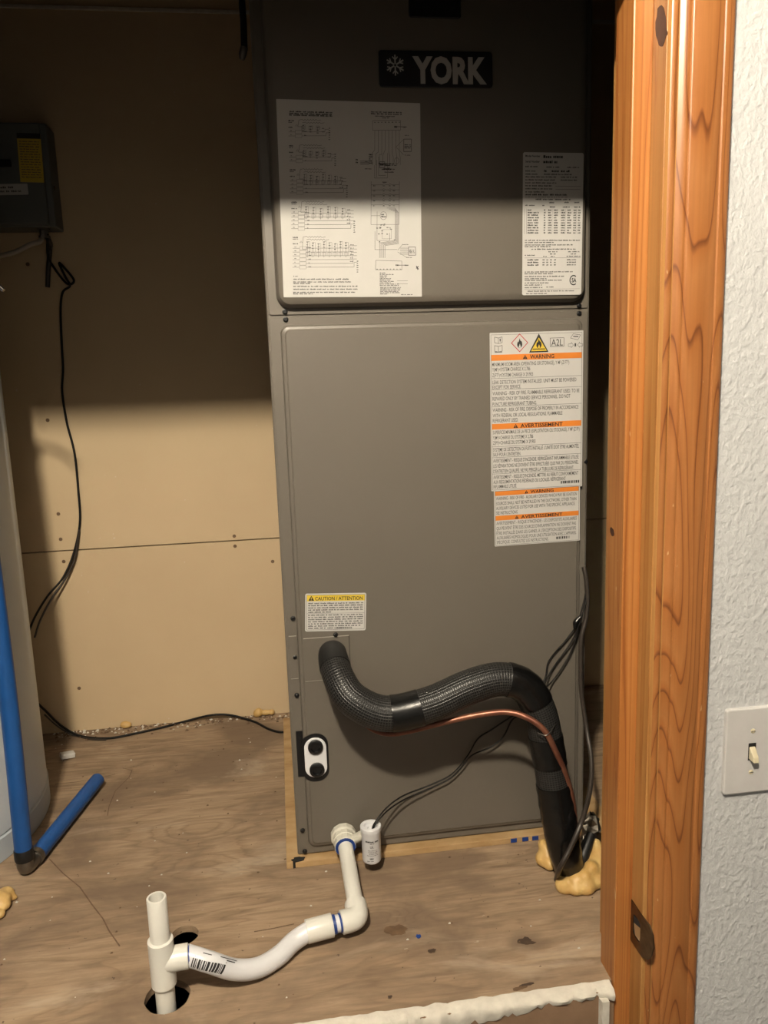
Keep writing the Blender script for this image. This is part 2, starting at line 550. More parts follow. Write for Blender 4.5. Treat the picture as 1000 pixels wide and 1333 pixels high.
tag(box('wall_left', (XL - .05, WY1, ZF), (XL, YB + .05, ZC), 'drywall_dark'), 'left side wall of the closet', kind='structure')
tag(box('wall_right', (XR, WY1, ZF), (XR + .05, YB + .05, ZC), 'drywall_dark'), 'right side wall of the closet, darkened to cut bounce', kind='structure')
tag(box('ceiling_closet', (XL - .05, WY1, ZC), (XR + .05, YB + .05, ZC + .05), 'drywall_dark'), 'ceiling of the closet, darkened to cut bounce', kind='structure')
tag(box('ceiling', (-2.65, -3.45, ZC), (2.45, WY1, ZC + .05), 'room_ceiling'), 'pale ceiling', kind='structure')
fr_ = box('floor_room', (-2.65, -3.45, ZF - .05), (2.45, YB + .05, ZF), 'room_floor'); fr_.name = 'floor_room'; tag(fr_, 'brown floor of the room outside', kind='structure')

tag(box('wall_room_rear', (-2.65, -3.45, ZF), (2.45, -3.40, ZC), 'room_paint'), 'pale rear wall of the room outside the closet', kind='structure')
tag(box('wall_room_left', (-2.65, -3.40, ZF), (-2.60, WY0, ZC), 'room_paint'), 'pale left wall of the room outside the closet', kind='structure')
tag(box('wall_room_right', (2.40, -3.40, ZF), (2.45, WY0, ZC), 'room_paint'), 'pale right wall of the room outside the closet', kind='structure')

# door wall around the opening
RO = JR + .02; LO = JL - .02; HO = HEAD + .02
wf = thing('wall_front', (0, WY0, ZF), 'white knock-down textured wall beside the doorway', kind='structure')
box('wall_section', (RO, WY0, ZF), (2.45, WY1, ZC), 'textured_wall', wf)
box('wall_section', (-2.65, WY0, ZF), (LO, WY1, ZC), 'textured_wall', wf)
box('wall_section', (LO, WY0, HO), (RO, WY1, ZC), 'textured_wall', wf)

# door frame
door = thing('door_1', (0, WY0, ZF), 'stained fir door frame with jamb, stop and moulded casing', kind='structure')
JY0, JY1 = -.414, -.27
box('jamb', (JR, JY0 + .002, ZF), (RO, JY1, HO), 'pine_jamb', door, .0012)
box('jamb', (LO, JY0 + .002, ZF), (JL, JY1, HO), 'pine_jamb', door, .0012)
box('head_jamb', (JL, JY0 + .002, HEAD), (JR, -.290, HO), 'pine_jamb', door, .0012)
ST = .0243; SY0, SY1 = -.3785, -.330
box('door_stop', (JR - ST, SY0, ZF), (JR + .001, SY1, HEAD), 'fir_stop', door, .0018)
box('door_stop', (JL - .001, SY0, ZF), (JL + ST, SY1, HEAD), 'fir_stop', door, .0018)
box('door_stop', (JL + ST, SY0, HEAD - .010), (JR - ST, SY1, HEAD + .001), 'fir_stop', door, .0018)
CW = .0765
prof = [(0, .0), (0, .0085), (.0008, .0108), (.0028, .0122), (.0070, .0126), (.0092, .0118), (.0102, .0106), (.0118, .0112), (.0135, .0128), (.0190, .0150), (.0215, .0154),
        (.0228, .0148), (.0240, .0164), (.0255, .0172), (.0590, .0174), (.0605, .0166), (.0620, .0166), (.0635, .0178), (.0680, .0180), (.0725, .0172), (.0755, .0150), (CW, .0110), (CW, 0)]
CX0 = JR + .0045
mb = MB().prism(prof, lambda a, b, d: Vector((CX0 + a, WY0 - b, d)), ZF, HEAD + .005 + CW); mb.build('casing', 'fir_casing', door, smooth=35)
mb = MB().prism(prof, lambda a, b, d: Vector((JL - .0045 - a, WY0 - b, d)), ZF, HEAD + .005 + CW); mb.build('casing', 'fir_casing', door, smooth=35)
mb = MB().prism(prof, lambda a, b, d: Vector((d, WY0 - b, HEAD + .0045 + a)), JL - .0045, JR + .0045); mb.build('casing', 'fir_casing', door, smooth=35)
# knots and a streak of dark glue on jamb and casing
def blob_flat(cx, cz, rx, rz, n=18, tilt=0.0, jit=.12, sq=1.0):
    out = []
    for i in range(n):
        a = 2 * PI * i / n; q = 1 + random.uniform(-jit, jit)
        x, z = rx * math.cos(a) * q, rz * math.sin(a) * q
        out.append((cx + x * math.cos(tilt) - z * math.sin(tilt), cz + x * math.sin(tilt) + z * math.cos(tilt)))
    return out
k = at(861, 36, x=JR)
MB().prism(blob_flat(k.y, k.z, .0125, .024, tilt=-.30), lambda a, b, d: Vector((d, a, b)), JR - .0003, JR + .001).build('knot', 'knot_dark', door)
k = at(797, 692, x=JR - ST)
MB().prism(blob_flat(k.y, k.z, .008, .005, tilt=.5), lambda a, b, d: Vector((d, a, b)), JR - ST - .0003, JR - ST + .001).build('knot', 'knot_dark', door)

# strike plate on the jamb
sp_poly = [(-.3786, .1345), (-.400, .1342), (-.4140, .1335), (-.4270, .1300), (-.4345, .1200), (-.4360, .1025), (-.4320, .086), (-.4250, .0750), (-.4140, .0717), (-.400, .0710), (-.3786, .0707)]
ZS = 0.0
spz = [(a, b + ZS) for a, b in sp_poly]
def curl(a, b, d):
    x = d
    if a < -.414: x += (-.414 - a) * .25
    return Vector((x, a, b))
sp_o = MB()
# plate with latch hole: ring of quads between outline and hole
hole = [(-.3865, .117), (-.3925, .1195), (-.4020, .1195), (-.4070, .117), (-.4085, .110), (-.4085, .103), (-.4085, .096), (-.4070, .089), (-.4020, .0865), (-.3925, .0865), (-.3865, .089)]
n_ = len(spz)
for d in (JR - .0013, JR + .0005):
    sp_o.add([curl(a, b, d) for a, b in spz] + [curl(a, b + ZS, d) for a, b in hole], [(i, (i + 1) % n_, n_ + (i + 1) % n_, n_ + i) for i in range(n_)])
o_ = 0
for i in range(n_):
    j = (i + 1) % n_
    sp_o.f.append((i, j, 2 * n_ + j, 2 * n_ + i)); sp_o.f.append((n_ + i, n_ + j, 3 * n_ + j, 3 * n_ + i))
spo = sp_o.build('strike_plate', 'strike_bronze', door, smooth=40)
MB().prism(hole, lambda a, b, d: Vector((d, a, b + ZS)), JR - .0004, JR + .0005).build('latch_hole', 'void', spo)
MB().prism([(-.3870, .104), (-.407, .110), (-.407, .089), (-.3920, .088)], lambda a, b, d: Vector((d, a, b + ZS)), JR - .0006, JR + .0004).build('latch_hole_chip', 'bare_lumber', spo)

# platform riser: torn drywall under the plywood edge
ri = thing('trim_1', (0, -.38, ZF), 'torn drywall edge below the plywood platform', kind='structure')
box('riser_panel', (JL + .02, -.384, ZF), (JR - ST - .002, -.371, -.004), 'kraft_face', ri)
box('edge_joist', (XL, -.370, ZF), (XR, -.335, -.012), 'bare_lumber', ri)
mb = MB(); xs = [JL + .02 + i * .006 for i in range(int((JR - ST - .002 - JL - .02) / .006) + 1)]
low = []
for i, x in enumerate(xs):
    base = -.014 - .016 * max(0, min(1, (.32 - x) / .12)) - .020 * max(0, min(1, (.19 - x) / .05)) - .010 * max(0, min(1, (.05 - x) / .2))
    low.append(base + .009 * noise.noise(Vector((x * 32, 1, 0))) + .006 * noise.noise(Vector((x * 140, 3, 0))))
top = [.0015 + .003 * noise.noise(Vector((x * 60, 9, 0))) for x in xs]
fr0 = [-.3875 + .006 * noise.noise(Vector((x * 55, 5, 2))) + .003 * noise.noise(Vector((x * 170, 5, 2))) for x in xs]
n = len(xs); V = []
for i, x in enumerate(xs):
    V += [(x, -.3695, top[i]), (x, fr0[i] + .004, top[i] - .001), (x, fr0[i], top[i] - .006), (x, fr0[i] - .001, (top[i] + low[i]) / 2), (x, fr0[i] + .002, low[i]), (x, -.3695, low[i])]
Fc = []
for i in range(n - 1):
    for j in range(6):
        k2 = (j + 1) % 6; Fc.append((i * 6 + j, i * 6 + k2, (i + 1) * 6 + k2, (i + 1) * 6 + j))
Fc += [tuple(range(6)), tuple((n - 1) * 6 + j for j in reversed(range(6)))]
mb.add(V, Fc).build('gypsum_edge', 'gypsum', ri, smooth=50)
mb = MB(); zz = [-.72 + i * .012 for i in range(60)]
mb.add([q for z in zz for q in ((.4125 + .003 * noise.noise(Vector((2, z * 40, 0))), -.394, z), (.4225, -.394, z), (.4225, -.384, z), (.4105, -.384, z))],
       [(i * 4 + j, i * 4 + (j + 1) % 4, (i + 1) * 4 + (j + 1) % 4, (i + 1) * 4 + j) for i in range(59) for j in range(4)] + [(236, 237, 238, 239)]).build('gypsum_strip', 'gypsum', ri)
for u, v in ((655, 1318), (640, 1324)):
    p = at(u, v, y=-.384)
    MB().lathe([(.004, 0), (.004, .0006), (.002, .0009)], (p.x, -.3838, p.z), (0, -1, 0), 12).build('screw', 'dull_steel', ri)

# ceiling lamp of the room (the light of the scene)
lp = thing('ceiling_lamp', LAMP_POS, 'round globe ceiling lamp in the room before the doorway', 'lamp')
MB().lathe([(.060, 0), (.060, .012), (.045, .024), (.026, .030), (.026, .052), (.020, .054)], LAMP_POS, (0, 0, -1), 32).build('lamp_base', 'badge_silver', lp, smooth=40)
MB().lathe([(.018, .050)] + [(LAMP_R * math.sin(math.radians(q)), .104 - LAMP_R * math.cos(math.radians(q))) for q in range(24, 180, 12)] + [(.002, .104 + LAMP_R)], LAMP_POS, (0, 0, -1), 32).build('lamp_globe', 'lamp_glass', lp, smooth=60)

# ================================================================== AIR HANDLER
X0, X1, ZB, ZT, DEP = -.009, .542, .012, 1.52, .55
ah = thing('air_handler', ((X0 + X1) / 2, DEP / 2, ZB), 'tall taupe metal air handler cabinet with stickers on the plywood platform', 'air handler')
box('cabinet', (X0, .0, ZB), (X1, DEP, ZT), 'cabinet_paint', ah, .003)


def emboss(name, x0, x1, z0, z1, e, raise_, r, steps, y0=-.0025, cuts=None):
    """sheet-metal door: flat margin, rounded raised field; e=(left,right,bottom,top) margins"""
    mb = MB()
    loops = [(rrect(x0, x1, z0, z1, .004, 8), .001), (rrect(x0, x1, z0, z1, .004, 8), y0 + .0006), (rrect(x0 + .0006, x1 - .0006, z0 + .0006, z1 - .0006, .004, 8), y0)]
    ex0, ex1, ez0, ez1 = x0 + e[0], x1 - e[1], z0 + e[2], z1 - e[3]
    for ins, q in steps:
        loops.append((rrect(ex0 + ins, ex1 - ins, ez0 + ins, ez1 - ins, max(.003, r - ins * .6), 8), y0 - raise_ * q))
    n = len(loops[0][0])
    V = []
    for lp_, yy in loops: V += [(a, yy, b) for a, b in lp_]
    Fs = []
    for i in range(len(loops) - 1):
        for j in range(n):
            k = (j + 1) % n; Fs.append((i * n + j, i * n + k, (i + 1) * n + k, (i + 1) * n + j))
    Fs.append(tuple((len(loops) - 1) * n + j for j in range(n)))
    mb.add(V, Fs)
    return mb.build(name, 'cabinet_paint', ah, smooth=25)


ST_LOW = [(0, 0), (.0006, .25), (.0022, .60), (.0046, .72), (.0068, .76), (.0078, .90), (.0092, 1.0)]
ST_UP = [(0, 0), (.0004, .28), (.0018, .55), (.005, .80), (.010, .94), (.016, 1.0)]
SEAMZ = .980
emboss('lower_panel', X0 + .004, X1 - .004, ZB + .004, SEAMZ - .002, (.0165, .010, .014, .013), .0085, .014, ST_LOW)
emboss('upper_panel', X0 + .004, X1 - .004, SEAMZ + .002, ZT - .012, (.013, .009, .010, .02), .021, .022, ST_UP)
YL = -.0025 - .0085      # face of lower panel
YU = -.0025 - .021       # face of upper panel

# screws of the cabinet
scm = MB().lathe([(.0046, 0), (.0046, .0012), (.0034, .0014), (.0034, .0040), (.0026, .0046)], (0, 0, 0), (0, -1, 0), 10)
sc0 = scm.build('screw', 'black_plastic', ah, smooth=30, origin=(0, 0, 0))
first = True
for u, v, yy in ((371, 406, -.0025), (372, 416, -.0025), (754, 398, -.0025), (754, 408, -.0025), (381.5, 805, -.0025), (384, 855, -.0025), (386.5, 905, -.0025),
                 (394, 1081, -.0025), (397, 1108, -.0025), (437, 826.5, YL), (762, 601, .0005)):
    p = at(u, v, y=yy)
    o = sc0 if first else sc0.copy()
    if not first: C.objects.link(o)
    first = False
    o.location = p - WLOC[ah.name] + Vector((0, .0008, 0))

# coil-connection cover plate (two cut lines on field, strip on margin)
p0, p1, p2 = at(388, 832, y=YL), at(454.5, 829, y=YL), at(391, 887.5, y=YL)
MB().prism(rrect(X0 + .0305, p1.x, p2.z, p0.z, .002, 3), lambda a, b, d: Vector((a, d, b)), YL + .003, YL - .0014).build('cover_plate', 'cabinet_paint', ah, .0005)
box('cover_flange', (X0 + .0065, -.0038, p2.z + .004), (X0 + .0188, -.002, p0.z + .003), 'cabinet_paint', ah, .0004)
# highlights along that plate's edges, painted in as thin pale strips
for (a, b, zc) in ((X0 + .031, p1.x, p0.z), (X0 + .031, .062, p2.z), (X0 + .006, X0 + .019, p0.z + .0035), (X0 + .006, X0 + .019, p2.z + .0035)):
    yy = YL - .0018 if b > .03 else -.0042
    box('plate_highlight', (a, yy, zc - .0005), (b, yy + .003, zc + .0005), 'plate_highlight', ah)

box('plate_gap', (p1.x - .0006, YL - .0018, p2.z + .012), (p1.x + .0004, YL + .002, p0.z), 'cabinet_dark', ah)

# drain port
def on(u, v, yy=YL): return at(u, v, y=yy)
pc, pd = on(410.5, 970), on(412.5, 999.5)
dp = MB()
cxp = (pc.x + pd.x) / 2; czp = (pc.z + pd.z) / 2
op = rrect(cxp - .0245, cxp + .0225, czp - .0475, czp + .0440, .0215, 8)
port = MB().prism(op, lambda a, b, d: Vector((a, d, b)), YL + .004, YL - .0012).build('drain_port', 'black_plastic', ah)
pl = rrect(cxp - .0205, cxp + .0190, czp - .0375, czp + .0375, .0190, 8)
MB().prism(pl, lambda a, b, d: Vector((a, d, b)), YL - .001, YL - .0060).build('port_plate', 'pvc_white', port, .0012)
for q in (pc, pd):
    MB().lathe([(.0135, 0), (.0135, .004), (.0120, .0050), (.0085, .0050), (.0080, .0015), (.001, .0012)], (q.x, YL - .0058, q.z), (0, -1, 0), 24).build('plug', 'black_plastic', port, smooth=35)
s0, s1 = at(385, 952, y=-.003), at(399, 1010, y=-.003)
box('slot', (s0.x, -.0042, s1.z), (s1.x + .003, -.001, s0.z), 'black_plastic', ah)

# view window in the upper panel and brand badge
w0, w1 = at(531, -38, y=YU), at(600, 25, y=YU)
vw = MB().prism(rrect(w0.x, w1.x, w1.z, w0.z, .004, 4), lambda a, b, d: Vector((a, d, b)), YU + .004, YU - .003).build('view_window', 'black_plastic', ah, .0012)
MB().prism(rrect(w0.x + .010, w1.x - .010, w1.z + .014, w0.z - .010, .003, 4), lambda a, b, d: Vector((a, d, b)), YU - .002, YU - .0034).build('window_pane', 'badge_black', vw)
sh = sheet_px((492, 66), (640.5, 68.5), (493, 114), YU)
bd = MB().prism(rrect(0, sh.W, 0, sh.H, .005, 5), lambda a, b, d: sh.p(a, b, d), -.0005, .0035).build('brand_badge', 'badge_black', ah, .001)
kx = sh.W / 148.0; ky = sh.H / 48.5
sh.text('badge_silver', 'YORK', 43 * kx, 43 * ky - .001, 34 * ky, 97 * kx, .045, lift=.0042)
fx, fy, fr0_ = 21 * kx, 20 * ky, 12.2 * kx
for i in range(6):
    a = math.radians(90 + 60 * i); dx, dy = math.cos(a), -math.sin(a)
    sh.line('badge_silver', [(fx + dx * fr0_ * .12, fy + dy * fr0_ * .12), (fx + dx * fr0_, fy + dy * fr0_)], .0022, .0042)
    for sgn in (-1, 1):
        b = a + sgn * math.radians(42)
        q0 = (fx + dx * fr0_ * .50, fy + dy * fr0_ * .50)
        sh.line('badge_silver', [q0, (q0[0] + math.cos(b) * fr0_ * .42, q0[1] - math.sin(b) * fr0_ * .42)], .0017, .0043)
sh.flush(bd, 'emblem_lettering')

# ---- large A2L warning sticker
sh = sheet_px((637.5, 433.5), (759.5, 430.0), (639.5, 639.5), YL)
wl = label_body(sh, 'refrigerant_warning_label', 'label_white', ah, .001)
wl['label'] = 'large white refrigerant warning sticker with orange bars and hazard symbols'
Wd, Hd = sh.W, sh.H
k = 'ink'
sh.line('ink_mid', [(.012 * Wd, .012 * Hd), (.985 * Wd, .012 * Hd), (.985 * Wd, .993 * Hd), (.012 * Wd, .993 * Hd), (.012 * Wd, .012 * Hd)], .0005)
def wx(a): return a * Wd
def wy(b): return b * Hd
# books
for by, kind in ((.046, 0), (.098, 1)):
    cx_, cy_ = wx(.09), wy(by); hw, hh = wx(.040), wy(.020)
    sh.line('ink_mid', [(cx_, cy_ + hh), (cx_ - hw, cy_ + hh * .75), (cx_ - hw, cy_ - hh), (cx_, cy_ - hh * .7), (cx_ + hw, cy_ - hh), (cx_ + hw, cy_ + hh * .75), (cx_, cy_ + hh), (cx_, cy_ - hh * .7)], .0008)
    if kind == 0: sh.rect('ink', cx_ + hw * .35, cy_ - hh * .5, cx_ + hw * .6, cy_ + hh * .4)
    else: sh.line('ink_mid', [(cx_ - hw, cy_ + hh * 1.05), (cx_ + hw, cy_ + hh * 1.05)], .0012)
FLAME = [(-.02, -1.0), (.16, -.62), (.36, -.30), (.42, -.55), (.62, -.15), (.66, .3), (.45, .7), (0, .88), (-.45, .7), (-.66, .3), (-.6, -.1), (-.42, -.42), (-.3, -.2), (-.2, -.5)]
CORE = [(.02, .05), (.16, .36), (.27, .60), (.14, .82), (-.14, .82), (-.26, .56), (-.10, .38)]
def flame(cx_, cy_, s_, back):
    for pl_, mat, lift in ((FLAME, 'ink', .0011), (CORE, back, .0013)):
        pts = [(cx_ + a * s_ * .8, cy_ + b * s_) for a, b in pl_]; n = len(pts)
        m = sh.mb(mat); o = len(m.v)
        m.v += [sh.p(a, b, lift) for a, b in pts] + [sh.p(cx_, cy_ + s_ * (.25 if pl_ is FLAME else .55), lift)]
        for i in range(n): m.f.append((o + i, o + (i + 1) % n, o + n))
cx_, cy_ = wx(.315), wy(.066); rx, ry = wx(.092), wy(.058)
sh.poly('ink_red', [(cx_, cy_ - ry), (cx_ + rx, cy_), (cx_, cy_ + ry), (cx_ - rx, cy_)], .0007)
sh.poly('label_white', [(cx_, cy_ - ry * .88), (cx_ + rx * .88, cy_), (cx_, cy_ + ry * .88), (cx_ - rx * .88, cy_)], .0009)
flame(cx_, cy_ + .001, ry * .55, 'label_white')
cx_ = wx(.52); b0, b1 = wy(.128), wy(.012); hw = wx(.104)
sh.poly('ink', [(cx_ - hw, b0), (cx_ + hw, b0), (cx_, b1)], .0007)
sh.poly('label_yellow', [(cx_ - hw * .82, b0 - .0022), (cx_ + hw * .82, b0 - .0022), (cx_, b1 + .0065)], .0009)
flame(cx_, b0 - .0140, .0088, 'label_yellow'); sh.rect('ink', cx_ - .011, b0 - .0062, cx_ + .011, b0 - .0047, .0011)
sh.line('ink_mid', [(wx(.642), wy(.042)), (wx(.79), wy(.042)), (wx(.79), wy(.095)), (wx(.642), wy(.095)), (wx(.642), wy(.042))], .0008)
sh.text('ink', 'A2L', wx(.716), wy(.090), wy(.042), wx(.125), 0, 'C')
sh.line('ink_mid', [(wx(.86), wy(.046)), (wx(.89), wy(.020)), (wx(.97), wy(.028)), (wx(.94), wy(.058)), (wx(.86), wy(.046))], .0007)
sh.line('ink', [(wx(.89), wy(.036)), (wx(.945), wy(.038))], .0016)
for s_, c_ in ((1, .865), (-1, .965)):
    q = [(-.028, -.006), (.004, -.006), (.004, -.016), (.028, .002), (.004, .018), (.004, .010), (-.028, .010), (-.028, -.006)]
    sh.line('ink_mid', [(wx(c_ + s_ * a), wy(.088 + b)) for a, b in q], .0006)
sh.rect('ink', wx(.905), wy(.079), wx(.922), wy(.099))


def bar(b0, b1, s_, w_, cx_, par):
    MB().prism([(.014 * sh.W, b0 * sh.H), (.984 * sh.W, b0 * sh.H), (.984 * sh.W, b1 * sh.H), (.014 * sh.W, b1 * sh.H)], lambda a, b, d: sh.p(a, b, d), .0003, .00065).build('orange_band', 'label_orange', par)
    h_ = (b1 - b0) * sh.H
    alert(sh, (cx_ - w_ / 2) * sh.W - h_ * .95, b1 * sh.H - h_ * .14, h_ * .72)
    sh.text('ink', s_, (cx_ + .02) * sh.W, b1 * sh.H - h_ * .16, h_ * .68, w_ * sh.W, .02, 'C')


bar(.135, .172, 'WARNING', .26, .535, wl)
L1 = [(.206, 'MINIMUM ROOM AREA (OPERATING OR STORAGE), Y M² (Z FT²)', .85), (.238, 'Y(M²)=SYSTEM CHARGE X 2.786', .43), (.273, 'Z(FT²)=SYSTEM CHARGE X 29.903', .46),
      (.317, 'LEAK DETECTION SYSTEM INSTALLED. UNIT MUST BE POWERED', .93), (.348, 'EXCEPT FOR SERVICE.', .33),
      (.387, 'WARNING - RISK OF FIRE. FLAMMABLE REFRIGERANT USED. TO BE', .965), (.420, 'REPAIRED ONLY BY TRAINED SERVICE PERSONNEL. DO NOT', .865), (.454, 'PUNCTURE REFRIGERANT TUBING.', .50),
      (.491, 'WARNING - RISK OF FIRE. DISPOSE OF PROPERLY IN ACCORDANCE', .955), (.526, 'WITH FEDERAL OR LOCAL REGULATIONS. FLAMMABLE', .78), (.558, 'REFRIGERANT USED.', .30),
      (.633, 'SUPERFICIE MINIMALE DE LA PIECE (EXPLOITATION OU STOCKAGE), Y M² (Z PI²)', .97), (.667, 'Y(M²)=CHARGE DU SYSTEME X 2,786', .46), (.700, 'Z(PI²)=CHARGE DU SYSTEME X 29,903', .485),
      (.744, 'SYSTEME DE DETECTION DE FUITE INSTALLÉ. L\'UNITÉ DOIT ÊTRE ALIMENTÉE,', .965), (.775, 'SAUF POUR L\'ENTRETIEN.', .325),
      (.815, 'AVERTISSEMENT - RISQUE D\'INCENDIE. RÉFRIGÉRANT INFLAMMABLE UTILISÉ.', .965), (.849, 'LES RÉPARATIONS NE DOIVENT ÊTRE EFFECTUÉES QUE PAR DU PERSONNEL', .96), (.883, 'D\'ENTRETIEN QUALIFIÉ. NE PAS PERCER LA TUBULURE DE RÉFRIGÉRANT.', .91),
      (.921, 'AVERTISSEMENT - RISQUE D\'INCENDIE. METTRE AU REBUT CONFORMÉMENT', .96), (.953, 'AUX RÉGLEMENTATIONS FÉDÉRALES OU LOCALES. RÉFRIGÉRANT', .82), (.983, 'INFLAMMABLE UTILISÉ.', .28)]
for b, s_, w_ in L1: sh.text('ink_mid', s_, wx(.022), wy(b), wy(.0235), wx(w_ - .025), .006)
for b in (.282, .352, .459, .713, .783, .889): sh.line('ink_mid', [(wx(.012), wy(b)), (wx(.985), wy(b))], .0005)
bar(.567, .603, 'AVERTISSEMENT', .46, .53, wl)
rb = random.Random(3); a = wx(.76)
while a < wx(.965):
    w_ = rb.choice((.0009, .0016, .0025)); sh.rect('ink', a, wy(.957), a + w_, wy(.975)); a += w_ + rb.choice((.0008, .0014))
sh.flush(wl)

# ---- auxiliary device sticker under it
sh = sheet_px((643.0, 639.0), (755.0, 632.0), (643.0, 711.5), YL)
al = label_body(sh, 'auxiliary_warning_label', 'label_white', ah, .001)
al['label'] = 'smaller white sticker with two orange bars below the large warning'
Wd, Hd = sh.W, sh.H
sh.line('ink_mid', [(.012 * Wd, .012 * Hd), (.985 * Wd, .012 * Hd), (.985 * Wd, .985 * Hd), (.012 * Wd, .985 * Hd), (.012 * Wd, .012 * Hd)], .0005)
bar(.012, .092, 'WARNING', .27, .535, al); bar(.450, .535, 'AVERTISSEMENT', .485, .53, al)
for b, s_, w_ in [(.170, 'WARNING - RISK OF FIRE - AUXILIARY DEVICES WHICH MAY BE IGNITION', .965), (.258, 'SOURCES SHALL NOT BE INSTALLED IN THE DUCTWORK, OTHER THAN', .96), (.343, 'AUXILIARY DEVICES LISTED FOR USE WITH THE SPECIFIC APPLIANCE.', .945), (.428, 'SEE INSTRUCTIONS.', .275),
                  (.613, 'AVERTISSEMENT - RISQUE D\'INCENDIE - LES DISPOSITIFS AUXILIAIRES', .965), (.705, 'QUI PEUVENT ÊTRE DES SOURCES D\'INFLAMMATION NE DOIVENT PAS', .955), (.793, 'ÊTRE INSTALLÉS DANS LES GAINES, À L\'EXCEPTION DES DISPOSITIFS', .955), (.876, 'AUXILIAIRES HOMOLOGUÉS POUR UNE UTILISATION AVEC L\'APPAREIL', .96), (.957, 'SPÉCIFIQUE. CONSULTEZ LES INSTRUCTIONS.', .63)]:
    sh.text('ink', s_, wx(.022), wy(b), wy(.060), wx(w_ - .025))
a = wx(.72)
while a < wx(.87):
    w_ = rb.choice((.0009, .0016, .0025)); sh.rect('ink', a, wy(.90), a + w_, wy(.945)); a += w_ + rb.choice((.0008, .0014))
sh.flush(al)

# ---- yellow caution sticker
sh = sheet_px((397.5, 772.8), (477.0, 771.6), (398.8, 822.0), YL)
cl = label_body(sh, 'caution_label', 'label_white', ah, .003)
cl['label'] = 'small white sticker with yellow caution band'
Wd, Hd = sh.W, sh.H
sh.line('ink_mid', [(.025 * Wd, .04 * Hd), (.975 * Wd, .04 * Hd), (.975 * Wd, .96 * Hd), (.025 * Wd, .96 * Hd), (.025 * Wd, .04 * Hd)], .0005)
sh.rect('label_yellow', .026 * Wd, .045 * Hd, .974 * Wd, .20 * Hd, .0006)
alert(sh, wx(.05), wy(.185), wy(.13), 'ink', 'label_yellow')
sh.text('ink', 'CAUTION / ATTENTION', wx(.16), wy(.178), wy(.095), wx(.78), .015)
rg = random.Random(5)
for i in range(5): sh.greek('ink_mid', wx(.05), wx(.95 if i < 4 else .42), wy(.275 + .058 * i), wy(.036), rg)
sh.line('ink_mid', [(wx(.025), wy(.525)), (wx(.975), wy(.525))], .0004)
for i in range(7): sh.greek('ink_mid', wx(.05), wx(.95 if i < 6 else .62), wy(.585 + .058 * i), wy(.036), rg)
a = wx(.52)
while a < wx(.77):
    w_ = rb.choice((.0008, .0013)); sh.rect('ink_mid', a, wy(.895), a + w_, wy(.945)); a += w_ + .0008
sh.flush(cl)

# ---- rating plate
sh = sheet_px((681, 198.2), (760, 199.3), (681.6, 384.4), YU)
rl = label_body(sh, 'rating_label', 'label_white', ah, .003)
rl['label'] = 'tall narrow white rating sticker with tables and a round mark'
Wd, Hd = sh.W, sh.H
def rz(x, y): return ((x - 305) / 392.0 * Wd, (y - 92) / 928.0 * Hd)
def rg_(x0, x1, y, h=10, mat='ink_mid'):
    a0, b = rz(x0, y + h / 2); a1, _ = rz(x1, y); sh.greek(mat, a0, a1, b, h / 928 * Hd, rg)
a, b = rz(320, 122); sh.text('ink', 'Model Number', a, b, 14 / 928 * Hd, 95 / 392 * Wd, .02)
a, b = rz(320, 157); sh.text('ink', 'Serial Number', a, b, 14 / 928 * Hd, 92 / 392 * Wd, .02)
rg_(435, 566, 118, 18, 'ink'); rg_(435, 525, 151, 18, 'ink')
for x0, x1, y in ((320, 398, 182), (455, 540, 184), (590, 670, 184), (320, 400, 210), (320, 410, 230), (440, 620, 230), (320, 520, 247), (550, 655, 247), (320, 510, 266), (550, 655, 266), (320, 525, 285), (320, 500, 304), (320, 495, 323), (320, 455, 343)):
    rg_(x0, x1, y, 9)
for x in (440, 490, 515, 550, 585): rg_(x, x + 25, 209, 14, 'ink')
rg_(320, 590, 361, 11, 'ink'); rg_(320, 600, 376, 6, 'ink_grey'); rg_(388, 615, 391, 10)
for y in (306, 326): sh.line('ink_mid', [rz(515, y), rz(680, y)], .0004)
for x0, x1, y in ((475, 520, 412), (575, 610, 410), (640, 682, 410), (320, 385, 430), (432, 448, 430), (480, 525, 440), (565, 612, 440), (640, 685, 440)): rg_(x0, x1, y, 9)
for i in range(10):
    y = 460 + 16.4 * i
    rg_(337, 365 if i == 0 else 410, y, 10, 'ink')
    for x0, x1 in ((442, 447), (470, 487), (508, 527), (555, 575), (596, 617), (636, 648), (666, 677)): rg_(x0, x1 + 6, y, 10)
for x in (316, 330): sh.line('ink_mid', [rz(x, 452), rz(x, 616)], .0004)
for x in (497, 583, 655): sh.line('ink_grey', [rz(x, 452), rz(x, 616)], .0003)
for x0, x1, y in ((320, 685, 657), (320, 512, 671), (320, 635, 687), (320, 490, 698), (362, 655, 715), (475, 535, 732), (605, 688, 732), (485, 525, 747), (622, 668, 747), (320, 388, 755), (440, 465, 763), (490, 520, 763), (595, 690, 763)): rg_(x0, x1, y, 8)
for i in range(3):
    y = 785 + 17 * i; rg_(337, 410, y, 10, 'ink')
    for x0 in (437, 462, 487, 512, 597, 612, 630, 646): rg_(x0, x0 + 14, y, 9)
sh.line('ink_mid', [rz(318, 773), rz(688, 773)], .0004)
for x0, x1, y in ((320, 640, 865), (320, 510, 877), (320, 580, 895), (320, 465, 910), (320, 565, 921), (320, 480, 938), (320, 435, 952), (320, 450, 969), (463, 520, 966), (340, 650, 993), (330, 465, 1009)): rg_(x0, x1, y, 8)
sh.line('ink_grey', [rz(318, 982), rz(685, 980)], .0004)
a, b = rz(644, 922); R_ = 27 / 392 * Wd
